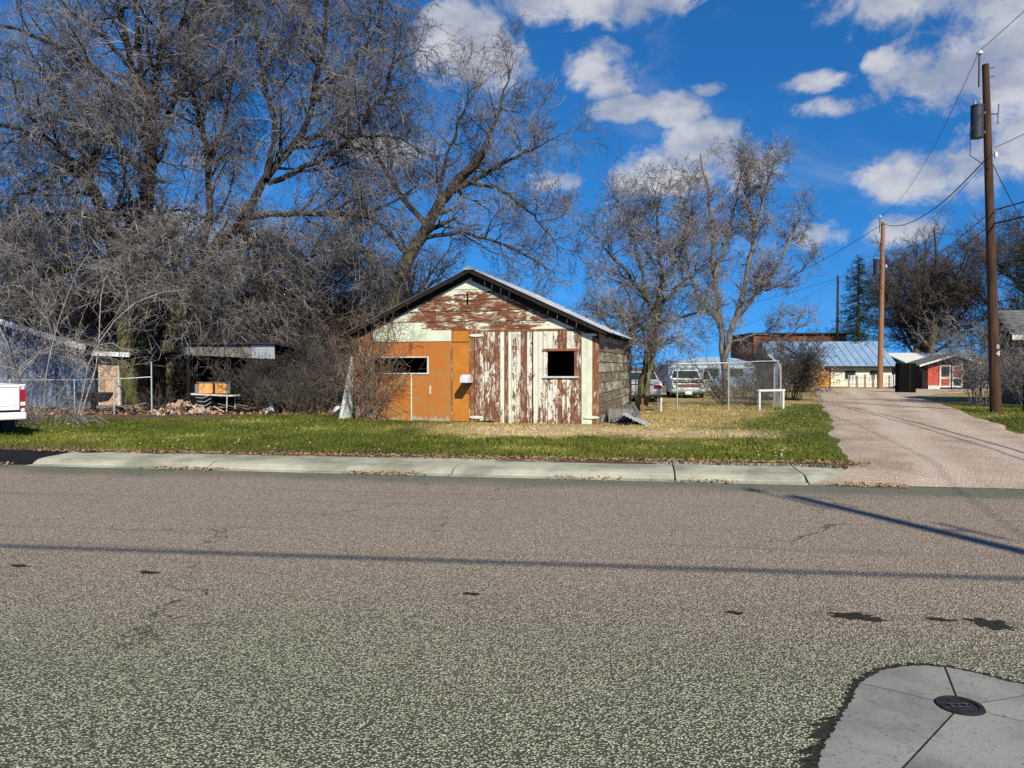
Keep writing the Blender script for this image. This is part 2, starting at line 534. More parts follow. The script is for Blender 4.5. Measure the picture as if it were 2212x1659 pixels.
mottled('transformer_grey', (0.020, 0.028, 0.040), (0.036, 0.046, 0.062), 5, 0.5, bumpd=0.0)
plain('porcelain', (0.75, 0.76, 0.76), 0.2)
plain('grey_porcelain', (0.30, 0.31, 0.32), 0.3)
plain('hardware', (0.07, 0.07, 0.072), 0.6)
mottled('chain_wire', (0.13, 0.14, 0.14), (0.24, 0.25, 0.25), 14, 0.5, bumpd=0.0)
mottled('fascia_white', (0.70, 0.71, 0.70), (0.80, 0.81, 0.80), 4, 0.6, bumpd=0.0)
plain('wire', (0.018, 0.018, 0.02), 0.6)
mottled('galvanised', (0.36, 0.38, 0.38), (0.56, 0.58, 0.58), 14, 0.45, bumpd=0.0, metal=0.4)
mottled('vehicle_white', (0.64, 0.66, 0.65), (0.76, 0.77, 0.76), 3, 0.30, bumpd=0.0, spec=0.5)
mottled('vehicle_silver', (0.40, 0.41, 0.43), (0.50, 0.51, 0.53), 3, 0.30, bumpd=0.0, metal=0.3)
mottled('vehicle_glass', (0.012, 0.020, 0.020), (0.030, 0.045, 0.042), 2, 0.08, bumpd=0.0, spec=0.6)
plain('chrome', (0.55, 0.56, 0.57), 0.2, 0.9)
plain('black_plastic', (0.018, 0.018, 0.019), 0.6)
plain('rubber', (0.022, 0.022, 0.022), 0.9)
plain('lamp_red', (0.33, 0.010, 0.022), 0.25)
plain('grille_pink', (0.55, 0.24, 0.26), 0.5)
plain('bumper_green', (0.30, 0.42, 0.36), 0.4)
plain('headlight', (0.62, 0.64, 0.64), 0.12)
plain('black_metal', (0.004, 0.004, 0.004), 0.9, spec=0.08)
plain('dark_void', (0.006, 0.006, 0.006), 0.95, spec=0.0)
mottled('mailbox_white', (0.52, 0.54, 0.57), (0.68, 0.69, 0.70), 6, 0.4, bumpd=0.0)
mottled('rubble_stone', (0.30, 0.20, 0.14), (0.52, 0.40, 0.31), 6, 0.9, bumpd=0.02, vary=0.6)
mottled('dead_leaf', (0.20, 0.10, 0.045), (0.42, 0.27, 0.15), 9, 0.9, bumpd=0.0)
mottled('pale_leaf', (0.38, 0.31, 0.22), (0.66, 0.60, 0.50), 9, 0.9, bumpd=0.0)
mottled('needle', (0.010, 0.018, 0.010), (0.030, 0.046, 0.022), 4, 0.9, bumpd=0.0)
bark_mat('bark_dark', (0.007, 0.005, 0.004), (0.040, 0.032, 0.026), (0.15, 0.145, 0.050))
bark_mat('bark_grey', (0.014, 0.011, 0.009), (0.085, 0.070, 0.055), (0.20, 0.19, 0.09))
bark_mat('bark_pale', (0.07, 0.062, 0.052), (0.23, 0.21, 0.175))
mottled('twig_grey', (0.022, 0.019, 0.019), (0.33, 0.305, 0.29), 1.1, 0.9, bumpd=0.0, fine=26, spread=(.36, .66))
mottled('twig_dark', (0.016, 0.012, 0.010), (0.155, 0.132, 0.112), 1.1, 0.9, bumpd=0.0, fine=26, spread=(.36, .68))
mottled('twig_pale', (0.18, 0.155, 0.13), (0.42, 0.385, 0.33), 2.2, 0.9, bumpd=0.0, fine=9)
mottled('vine_brown', (0.060, 0.028, 0.016), (0.33, 0.24, 0.17), 5, 0.9, bumpd=0.0, fine=15)


# ------------------------------------------------------------------ mesh helpers
def link_obj(name, me, mat, parent=None):
    if mat is not None and not me.materials:
        me.materials.append(MATS[mat] if isinstance(mat, str) else mat)
    o = bpy.data.objects.new(name, me)
    COL.objects.link(o)
    if parent is not None:
        o.parent = parent
    return o


def thing(name, label, cat, loc=(0, 0, 0), rz=0.0, group=None):
    o = bpy.data.objects.new(name, None)
    o.empty_display_size = 0.2
    COL.objects.link(o)
    o.location = loc
    o.rotation_euler = (0, 0, rz)
    tag(o, label, cat, group)
    return o


def tag(o, label=None, cat=None, group=None, kind=None):
    if label:
        o['label'] = label
    if cat:
        o['category'] = cat
    if group:
        o['group'] = group
    if kind:
        o['kind'] = kind
    return o


class MB:
    def __init__(self):
        self.v = []
        self.f = []

    def add(self, vs, fs):
        n = len(self.v)
        self.v += [tuple(p) for p in vs]
        self.f += [tuple(i + n for i in f) for f in fs]
        return self

    def box(self, x0, x1, y0, y1, z0, z1, jit=0.0):
        vs = [(x0, y0, z0), (x1, y0, z0), (x1, y1, z0), (x0, y1, z0), (x0, y0, z1), (x1, y0, z1), (x1, y1, z1), (x0, y1, z1)]
        if jit:
            vs = [tuple(c + random.uniform(-jit, jit) for c in p) for p in vs]
        return self.add(vs, [(0, 3, 2, 1), (4, 5, 6, 7), (0, 1, 5, 4), (1, 2, 6, 5), (2, 3, 7, 6), (3, 0, 4, 7)])

    def hexa(self, bottom, top):
        return self.add(list(bottom) + list(top), [(3, 2, 1, 0), (4, 5, 6, 7), (0, 1, 5, 4), (1, 2, 6, 5), (2, 3, 7, 6), (3, 0, 4, 7)])

    def prism(self, poly, axis, a, b):
        """poly: 2-D outline, extruded along an axis from a to b"""
        def P(p, d):
            return {'x': (d, p[0], p[1]), 'y': (p[0], d, p[1]), 'z': (p[0], p[1], d)}[axis]
        n = len(poly)
        vs = [P(p, a) for p in poly] + [P(p, b) for p in poly]
        fs = [tuple(range(n))[::-1], tuple(range(n, 2 * n))]
        fs += [(i, (i + 1) % n, n + (i + 1) % n, n + i) for i in range(n)]
        return self.add(vs, fs)

    def slab(self, quad, thick):
        """four points plus thickness along the quad's normal (downwards side)"""
        p = [Vector(a) for a in quad]
        nrm = (p[1] - p[0]).cross(p[3] - p[0]).normalized() * thick
        return self.hexa([a - nrm for a in p], p)

    def tube(self, pts, r, sides=6, cap=True):
        pts = [Vector(p) for p in pts]
        rr = r if isinstance(r, (list, tuple)) else [r] * len(pts)
        n0 = len(self.v)
        for i, p in enumerate(pts):
            a = pts[max(0, i - 1)]
            b = pts[min(len(pts) - 1, i + 1)]
            d = (b - a).normalized()
            ref = Vector((0, 0, 1)) if abs(d.z) < 0.9 else Vector((1, 0, 0))
            e1 = d.cross(ref).normalized()
            e2 = d.cross(e1)
            for k in range(sides):
                an = 2 * math.pi * k / sides
                self.v.append(tuple(p + (e1 * math.cos(an) + e2 * math.sin(an)) * rr[i]))
        for i in range(len(pts) - 1):
            for k in range(sides):
                a = n0 + i * sides + k
                b = n0 + i * sides + (k + 1) % sides
                self.f.append((a, b, b + sides, a + sides))
        if cap:
            self.f.append(tuple(n0 + k for k in range(sides))[::-1])
            m = n0 + (len(pts) - 1) * sides
            self.f.append(tuple(m + k for k in range(sides)))
        return self

    def build(self, name, mat, parent=None, smooth=False):
        me = bpy.data.meshes.new(name)
        me.from_pydata(self.v, [], self.f)
        me.update()
        if smooth:
            me.polygons.foreach_set('use_smooth', [True] * len(me.polygons))
        return link_obj(name, me, mat, parent)


def bx(name, mat, parent, *a, jit=0.0):
    return MB().box(*a, jit=jit).build(name, mat, parent)


def fast_mesh(name, verts, faces, tint=None):
    """verts (n,3), faces (m,k) numpy arrays with one polygon size"""
    me = bpy.data.meshes.new(name)
    k = faces.shape[1]
    me.vertices.add(len(verts))
    me.vertices.foreach_set('co', np.ascontiguousarray(verts, dtype=np.float32).ravel())
    me.loops.add(faces.size)
    me.loops.foreach_set('vertex_index', np.ascontiguousarray(faces, dtype=np.int32).ravel())
    me.polygons.add(len(faces))
    me.polygons.foreach_set('loop_start', np.arange(0, faces.size, k, dtype=np.int32))
    me.update(calc_edges=True)
    if tint is not None:
        at = me.color_attributes.new('tint', 'FLOAT_COLOR', 'POINT')
        c = np.ones((len(verts), 4), dtype=np.float32)
        c[:, :3] = tint
        at.data.foreach_set('color', c.ravel())
    return me


def copy_tree(o, parent=None):
    c = o.copy()
    COL.objects.link(c)
    c.parent = parent
    for ch in list(o.children):
        copy_tree(ch, c)
    return c


def struct(name, mb, mat, parent=None):
    o = mb.build(name, mat, parent)
    if parent is None:
        o['kind'] = 'structure'
    return o

# ------------------------------------------------------------------ the ground, the street, the walk, the alley
def tess(quads_rows, nx, zfun=None):
    """rows: list of (left, right) 3-D points; bilinear strip with nx columns"""
    vs, fs = [], []
    for a, b in quads_rows:
        for i in range(nx + 1):
            k = i / nx
            vs.append(tuple(a[j] * (1 - k) + b[j] * k for j in range(3)))
    for r in range(len(quads_rows) - 1):
        for i in range(nx):
            p = r * (nx + 1) + i
            fs.append((p, p + 1, p + nx + 2, p + nx + 1))
    return np.array(vs), np.array(fs)


struct('ground', MB().add([(-1500, -600, -0.06), (1500, -600, -0.06), (1500, 2400, -0.06), (-1500, 2400, -0.06)], [(0, 1, 2, 3)]), 'far_earth')
road = struct('road', MB().add([st(-400, -13.5), st(400, -13.5), st(400, 0.9), st(-400, 0.9)], [(0, 1, 2, 3)]), 'asphalt')


def sidewalk():
    root = thing('sidewalk', 'x', 'x')
    for k in ('label', 'category'):
        del root[k]
    root['kind'] = 'structure'
    cuts = [-8.25, -5.0, -0.93, 2.42, 4.25]

    def width(s):
        return 1.02 + 0.36 * max(0.0, min(1.0, (s + 5) / 10))
    for a, b in zip(cuts[:-1], cuts[1:]):
        n = 10
        m = MB()
        prof = lambda w: [(-0.20, -0.05), (-0.20, 0.008), (-.03, 0.012), (-.01, 0.030), (0.10, 0.078), (0.22, 0.094), (w, 0.112), (w, -0.05)]
        for i in range(n + 1):
            s = a + 0.012 + (b - a - 0.024) * i / n
            w = width(s) + random.uniform(-0.03, 0.03)
            for (t, z) in prof(w):
                skew = 0.28 * t if i in (0, n) and False else 0.0
                m.v.append(st(s + skew, t + random.uniform(-.006, .006), z + (random.uniform(-.004, .004) if z > 0 else 0)))
        k = 8
        for i in range(n):
            for j in range(k):
                m.f.append((i * k + j, i * k + (j + 1) % k, (i + 1) * k + (j + 1) % k, (i + 1) * k + j))
        m.f.append(tuple(range(k)))
        m.f.append(tuple(range(n * k, n * k + k))[::-1])
        m.build('slab', 'walk_concrete', root)
    # flared end towards the alley
    m = MB()
    top = [st(4.27, -0.13, .006), st(4.7, -0.13, .004), st(5.0, 0.75, .05), st(5.0, 1.34, .105), st(4.27, 1.34, .111), st(4.27, 0.14, .082)]
    m.add(top + [(p[0], p[1], -.05) for p in top], [(0, 1, 2, 5), (5, 2, 3, 4), (0, 6, 7, 1), (1, 7, 8, 2), (2, 8, 9, 3), (3, 9, 10, 4), (4, 10, 11, 5), (5, 11, 6, 0)])
    m.build('flared_end', 'walk_concrete', root)
    return root


sidewalk()
far_walk = MB()
for a, b in ((24, 60), (-60, -13.2)):
    far_walk.hexa([st(a, -.1, -.05), st(b, -.1, -.05), st(b, 1.3, -.05), st(a, 1.3, -.05)], [st(a, .05, .12), st(b, .05, .12), st(b, 1.3, .125), st(a, 1.3, .125)])
struct('pavement', far_walk, 'walk_concrete')
apr = MB()
apr.add([st(-13.1, -.12, .012), st(-8.32, -.12, .012), st(-8.05, .35, .07), st(-7.6, 1.0, .118), st(-8.4, 1.02, .118), st(-13.1, 1.05, .118)], [(0, 1, 2, 4, 5), (2, 3, 4)])
struct('driveway_apron', apr, 'fresh_asphalt')

ALLEY = [(st(4.2, -.10, .006), st(23.5, -.10, .006)), (st(4.9, .7, .06), st(21, .7, .05)), (st(5.15, 1.5, .125), st(17, 1.6, .115)),
         ((6.35, 15.2, .13), (13.0, 15.6, .13)), ((7.25, 17.8, .13), (11.8, 17.6, .13)), ((9.9, 24.4, .13), (14.35, 23.7, .13)),
         ((13.5, 34.0, .13), (18.3, 33.0, .13)), ((17.2, 43.9, .13), (22.6, 42.3, .13)), ((19.9, 51.0, .13), (31.0, 50.0, .13)), ((21.0, 56.5, .13), (42.0, 55.0, .13))]


def alley():
    rows = []
    for (a, b), (c, d) in zip(ALLEY[:-1], ALLEY[1:]):
        n = max(3, int((Vector(c) - Vector(a)).length / 0.45))
        for i in range(n):
            k = i / n
            rows.append((tuple(Vector(a).lerp(Vector(c), k)), tuple(Vector(b).lerp(Vector(d), k))))
    rows.append(ALLEY[-1])
    out = []
    for i, (a, b) in enumerate(rows):
        j = 0.0 if i < 2 else 1.0
        da = (vnoise(i * .45, 3.3, 1.1, 3) - .5) * .42 * j
        db = (vnoise(i * .45, 7.7, 1.1, 4) - .5) * .42 * j
        out.append(((a[0] + da, a[1], a[2]), (b[0] + db, b[1], b[2])))
    v, f = tess(out, 26)
    col = np.arange(len(v)) % 27
    v[:, 2] += (vnoise(v[:, 0], v[:, 1], 1.3, 9) - .5) * .03 * sstep(v[:, 2], .03, .1)
    v[:, 2] -= np.where((col == 0) | (col == 26), .045, 0) * sstep(v[:, 2], .08, .12)
    me = fast_mesh('alley', v, f)
    o = link_obj('alley', me, 'alley_dirt')
    o['kind'] = 'structure'


alley()
AL_POLY = [p[0][:2] for p in ALLEY] + [p[1][:2] for p in ALLEY[::-1]]


def in_alley(x, y):
    x = np.asarray(x, float)
    y = np.asarray(y, float)
    ins = np.zeros(x.shape, bool)
    n = len(AL_POLY)
    for i in range(n):
        x0, y0 = AL_POLY[i]
        x1, y1 = AL_POLY[(i + 1) % n]
        c = ((y0 > y) != (y1 > y)) & (x < (x1 - x0) * (y - y0) / (y1 - y0 + 1e-9) + x0)
        ins ^= c
    return ins


def yard_tint(x, y):
    """0 = earth, green, straw shares of the yard at a place"""
    n = vnoise(x, y, 2.4, 21) * .45 + vnoise(x, y, .8, 22) * .33 + vnoise(x, y, .3, 23) * .22
    t = (x - SO[0]) * SN[0] + (y - SO[1]) * SN[1]
    s = (x - SO[0]) * SU[0] + (y - SO[1]) * SU[1]
    nn = (n - .5) * 2
    dry = sstep(t + nn * 1.6, 4.9, 6.2) * sstep(s + nn * 2.0, -4.6, -2.4)
    right = 0.9 * (x - 4.6) - 0.437 * (y - 18.5)
    dry = dry * (1 - sstep(right + nn * 1.2, -.3, 1.0) * (1 - sstep(y, 34, 38)))
    dry = dry * .82
    dry = np.maximum(dry, sstep(n, .64, .82) * .45)
    dry = np.maximum(dry, sstep(y + nn * 2, 30, 34) * .85)
    edge = 1 - sstep(t + nn * .35, 1.3, 1.75)
    soil = np.maximum(sstep(y + nn * 2.5 + np.maximum(0, -4.2 - x) * .45, 25.2, 27.0) * sstep(-x, 2.0, 4.0), edge * .85)
    soil = np.maximum(soil, sstep(n, .74, .84) * .5)
    bare = sstep(t + nn * 1.2, 5.6, 6.4) * (1 - sstep(t + nn * 1.2, 7.6, 8.6)) * sstep(s, -2.8, -1.6) * sstep(-s, -5.6, -4.2)
    green = np.stack([0.032 + .105 * n, 0.044 + .105 * n, 0.006 + .016 * n], -1)
    straw = np.stack([0.27 + .14 * n, 0.195 + .11 * n, 0.070 + .06 * n], -1)
    earth = np.stack([0.070 + .08 * n, 0.044 + .052 * n, 0.027 + .034 * n], -1)
    pale = np.stack([0.42 + .08 * n, 0.31 + .08 * n, 0.18 + .06 * n], -1)
    c = green * (1 - dry[..., None]) + straw * dry[..., None]
    c = c * (1 - .6 * bare[..., None]) + pale * .6 * bare[..., None]
    c = c * (1 - soil[..., None]) + earth * soil[..., None]
    return c, dry, soil


def yard():
    sx = np.concatenate([np.linspace(-70, -26, 23), np.linspace(-25, 32, 229), np.linspace(33, 90, 29)])
    tx = np.concatenate([[.92], np.linspace(1.05, 26, 126), np.linspace(26.5, 60, 68), np.linspace(63, 140, 20)])
    S, T = np.meshgrid(sx, tx)
    X = SO[0] + S * SU[0] + T * SN[0]
    Y = SO[1] + S * SU[1] + T * SN[1]
    Z = .105 + (vnoise(X, Y, 1.7, 5) - .5) * .03 + (vnoise(X, Y, .5, 6) - .5) * .016
    deep = in_alley(X - .95, Y) & in_alley(X + .95, Y) & in_alley(X, Y - .6) & in_alley(X, Y + .6)
    Z = np.where(deep, .0, np.where(in_alley(X, Y), np.minimum(Z, .10), Z))
    Z = np.where((S > 4.2) & (T < 1.25), -.02, Z)
    Z = np.where((S < -7.2) & (T < 1.3), .05, Z)
    c, _, _ = yard_tint(X, Y)
    ny, nx = S.shape
    idx = np.arange(ny * nx).reshape(ny, nx)
    f = np.stack([idx[:-1, :-1], idx[:-1, 1:], idx[1:, 1:], idx[1:, :-1]], -1).reshape(-1, 4)
    me = fast_mesh('yard', np.stack([X, Y, Z], -1).reshape(-1, 3), f, c.reshape(-1, 3))
    o = link_obj('yard', me, 'yard_soil')
    o['kind'] = 'structure'


yard()


def grass():
    n = 330000
    t = .98 + rng.random(n) ** 1.5 * 21
    s = rng.uniform(-1, 1, n) * (11 + t * .95)
    x = SO[0] + s * SU[0] + t * SN[0]
    y = SO[1] + s * SU[1] + t * SN[1]
    c, dry, soil = yard_tint(x, y)
    clump = vnoise(x, y, .22, 31) * .6 + vnoise(x, y, 1.1, 32) * .4
    keep = (~in_alley(x, y)) & (rng.random(n) > soil * .93) & (rng.random(n) > dry * .45) & (clump + rng.random(n) * .5 > .48) & (y < 33)
    # nothing grows under the garage
    gx = (x + 4.54) * .9672 + (y - 22.4) * -.2541
    gy = (x + 4.54) * .2541 + (y - 22.4) * .9672
    keep &= ~((gx > 0) & (gx < 7.1) & (gy > -.02) & (gy < 8.4))
    x, y, c, dry = x[keep], y[keep], c[keep], dry[keep]
    n = len(x)
    h = rng.uniform(.015, .065, n) * (1 - .35 * dry) * (.55 + 1.3 * vnoise(x, y, .35, 35) ** 1.5)
    w = rng.uniform(.006, .014, n) * (1 + y * .02)
    a = rng.uniform(0, 2 * np.pi, n)
    b = rng.uniform(0, 2 * np.pi, n)
    lean = h * rng.uniform(.2, 1.3, n)
    z = np.full(n, .095)
    p0 = np.stack([x - np.cos(a) * w, y - np.sin(a) * w, z], -1)
    p1 = np.stack([x + np.cos(a) * w, y + np.sin(a) * w, z], -1)
    p2 = np.stack([x + np.cos(b) * lean, y + np.sin(b) * lean, z + .015 + h], -1)
    v = np.stack([p0, p1, p2], 1).reshape(-1, 3)
    col = c * rng.uniform(.65, 1.75, (n, 1)) * rng.uniform(.9, 1.1, (n, 3))
    me = fast_mesh('lawn_grass', v, np.arange(3 * n).reshape(n, 3), np.repeat(col, 3, 0))
    o = link_obj('lawn_grass', me, 'grass_blade')
    tag(o, 'short green and straw coloured grass covering the lawn before the garage', 'grass', kind='stuff')


grass()


def litter(name, label, mat, n, fun, lo, hi):
    x, y, z = fun(n)
    n = len(x)
    r = rng.uniform(lo, hi, n)
    a = rng.uniform(0, 2 * np.pi, n)
    tilt = rng.uniform(-.6, .6, (n, 2))
    vs = []
    for k, rad in ((0, 1.0), (1.3, .55), (np.pi, .9), (4.6, .5)):
        vs.append(np.stack([x + np.cos(a + k) * r * rad, y + np.sin(a + k) * r * rad,
                            z + .012 + (np.cos(k) * tilt[:, 0] + np.sin(k) * tilt[:, 1]) * r * .8 + r * .35], -1))
    v = np.stack(vs, 1).reshape(-1, 3)
    me = fast_mesh(name, v, np.arange(4 * n).reshape(n, 4))
    o = link_obj(name, me, mat)
    tag(o, label, 'leaves', kind='stuff')


def lit_lawn(n):
    t = 1.0 + rng.random(n) * 18
    s = rng.uniform(-1, 1, n) * (10 + t)
    p = np.array([SO[0] + s * SU[0] + t * SN[0], SO[1] + s * SU[1] + t * SN[1]])
    k = ~in_alley(*p) & (vnoise(p[0], p[1], 1.6, 41) + rng.random(n) * .5 > .62)
    return p[0][k], p[1][k], np.full(k.sum(), .115)


def lit_kerb(n):
    s = rng.uniform(-9, 5.5, n)
    back = rng.random(n) < .55
    t = np.where(back, 1.12 + .036 * (s + 5) + rng.normal(0, .10, n), rng.normal(-.20, .07, n))
    k = back | (vnoise(s, s * 0, 1.0, 43) > .40 + .25 * rng.random(n))
    z = np.where(t > .3, .112, np.where(t > -.0, .06, np.where(t > -.2, .012, .002)))
    x = SO[0] + s * SU[0] + t * SN[0]
    y = SO[1] + s * SU[1] + t * SN[1]
    return x[k], y[k], z[k]


def lit_wood(n):
    x = rng.uniform(-22, -4, n)
    y = rng.uniform(24.5, 36, n)
    return x, y, np.full(n, .11)


litter('fallen_leaves', 'pale dry leaves scattered over the lawn', 'pale_leaf', 3000, lit_lawn, .012, .030)
litter('gutter_leaves', 'brown leaf litter along the sidewalk edges and gutter', 'dead_leaf', 6500, lit_kerb, .012, .035)
litter('woodland_leaves', 'dead leaves and chips on the ground under the left trees', 'dead_leaf', 9000, lit_wood, .03, .08)

# worn black marks, concrete collar and valve lid let into the street
TAR = [((855, 617), .42, .12), ((990, 624), .30, .16), ((148, 572.5), .26, .05), ((472, 594), .16, .05), ((735, 613), .14, .05), ((940, 620), .2, .05), ((20, 566), .2, .06)]
for (px, py), w, d in TAR:
    X, Y = gp(px, py)
    m = MB()
    n = 26
    ring = []
    for i in range(n):
        a = 2 * math.pi * i / n
        k = random.uniform(.45, 1.05)
        ring.append((X + math.cos(a) * w * .5 * k, Y + math.sin(a) * d * .9 * k - math.cos(a) * w * .09, .004))
    m.add(ring, [tuple(range(n))])
    m.build('tar_mark', 'tar', road)

COLLAR = [(1.26, 3.13), (1.33, 3.26), (1.44, 3.42), (1.53, 3.55), (1.62, 3.68), (1.69, 3.78), (1.75, 3.88), (1.83, 3.98), (1.92, 4.06), (2.0, 4.13), (2.09, 4.17), (2.25, 4.20), (2.37, 4.18), (2.50, 4.09), (2.60, 3.98),
          (2.80, 3.86), (3.10, 3.6), (3.30, 3.2), (3.32, 2.7), (3.1, 2.2), (2.6, 1.95), (2.0, 1.9), (1.5, 2.1), (1.2, 2.5), (1.16, 2.85)]
CC = (2.17, 3.69)


def collar():
    root = thing('concrete_collar', 'grey concrete collar around the iron lid in the street', 'concrete slab')
    # tar filled crumbling edge, a slightly larger sheet
    m = MB()
    ring = []
    N = 220
    poly = [Vector(p) for p in COLLAR]
    for i in range(N):
        k = i / N * len(poly)
        a, b = poly[int(k)], poly[(int(k) + 1) % len(poly)]
        p = a.lerp(b, k - int(k))
        o = (p - Vector(CC)).normalized()
        wide = .16 if p.y < 3.6 and p.x < 1.7 else .05
        p = p + o * (wide * random.uniform(.15, 1.0) + .01)
        ring.append((p.x, p.y, .004))
    m.add(ring + [(CC[0], CC[1], .004)], [(i, (i + 1) % N, N) for i in range(N)])
    m.build('tar_edge', 'tar', root)
    # the slab is cracked into pieces along lines that meet at the lid
    cuts = [.31, 1.18, 2.48, 3.93, 5.63]
    pts = []
    for i in range(N):
        k = i / N * len(poly)
        a, b = poly[int(k)], poly[(int(k) + 1) % len(poly)]
        p = a.lerp(b, k - int(k)) + Vector((random.uniform(-.008, .008), random.uniform(-.008, .008)))
        pts.append((math.atan2(p.y - CC[1], p.x - CC[0]) % (2 * math.pi), p))
    pts.sort(key=lambda e: e[0])

    def edge_at(an):
        best = min(pts, key=lambda e: abs(e[0] - an))
        return (best[1] - Vector(CC)).length
    for i, a0 in enumerate(cuts):
        a1 = cuts[(i + 1) % len(cuts)]
        if a1 < a0:
            a1 += 2 * math.pi
        g = .012 if i not in (0, 4) else .02
        outer = []
        r0 = edge_at(a0)
        r1 = edge_at(a1 % (2 * math.pi))

        def pt(an, r, off):
            return Vector((CC[0] + math.cos(an) * r - math.sin(an) * off, CC[1] + math.sin(an) * r + math.cos(an) * off))
        gg = .0055
        ring = [pt(a0, .108, gg), pt(a0, r0, gg)]
        ring += [p for (an, p) in sorted([((e[0] - a0) % (2 * math.pi), e[1]) for e in pts], key=lambda e: e[0]) if .02 < an < a1 - a0 - .02]
        ring += [pt(a1, r1, -gg), pt(a1, .108, -gg)]
        nin = max(2, int((a1 - a0) / .25))
        ring += [pt(a1 + (a0 - a1) * j / nin, .108, 0) for j in range(1, nin)]
        m = MB()
        m.prism([(p.x, p.y) for p in ring], 'z', .0, .0065 + random.uniform(0, .001))
        m.build('slab_piece', 'collar_concrete', root)
    lid = thing('valve_lid', 'small round iron lid with raised pattern set in the concrete collar', 'manhole cover', (CC[0], CC[1], .006))
    m = MB()

    def ringm(r0, r1, z0, z1, n=40):
        a = len(m.v)
        for r, z in ((r0, z0), (r0, z1), (r1, z1), (r1, z0)):
            for k in range(n):
                m.v.append((r * math.cos(2 * math.pi * k / n), r * math.sin(2 * math.pi * k / n), z))
        for j in range(4):
            for k in range(n):
                m.f.append((a + j * n + k, a + j * n + (k + 1) % n, a + ((j + 1) % 4) * n + (k + 1) % n, a + ((j + 1) % 4) * n + k))
    ringm(.082, .104, -.01, .010)
    m.build('rim', 'iron', lid)
    m = MB()
    m.prism([(.078 * math.cos(2 * math.pi * k / 36), .078 * math.sin(2 * math.pi * k / 36)) for k in range(36)], 'z', -.01, .003)
    m.build('cover', 'iron', lid)
    for sx, sy, rot in ((-.035, 0, .785), (.035, 0, .785), (0, .0, .785)):
        for r in (.024, .012):
            m = MB()
            pts_ = [(sx + r * math.cos(rot + math.pi / 2 * k), sy + r * math.sin(rot + math.pi / 2 * k), .006) for k in range(5)]
            m.tube(pts_, .0022, 4)
            m.build('raised_diamond', 'iron', lid)
    for a in range(8):
        an = a * math.pi / 4 + .2
        m = MB()
        m.tube([(.055 * math.cos(an), .055 * math.sin(an), .004), (.078 * math.cos(an), .078 * math.sin(an), .004)], .003, 4)
        m.build('rib', 'iron', lid)


collar()


# ------------------------------------------------------------------ the old garage
GAR = thing('garage', 'weathered wooden garage with peeling cream and orange front and metal gable roof', 'garage', (-4.54, 22.4, .10), math.atan2(-1.8, 6.85))
GW, GD = 7.08, 8.4
GC = GW / 2
SL = .469


def zr(x):
    return 4.21 - SL * abs(x - GC)


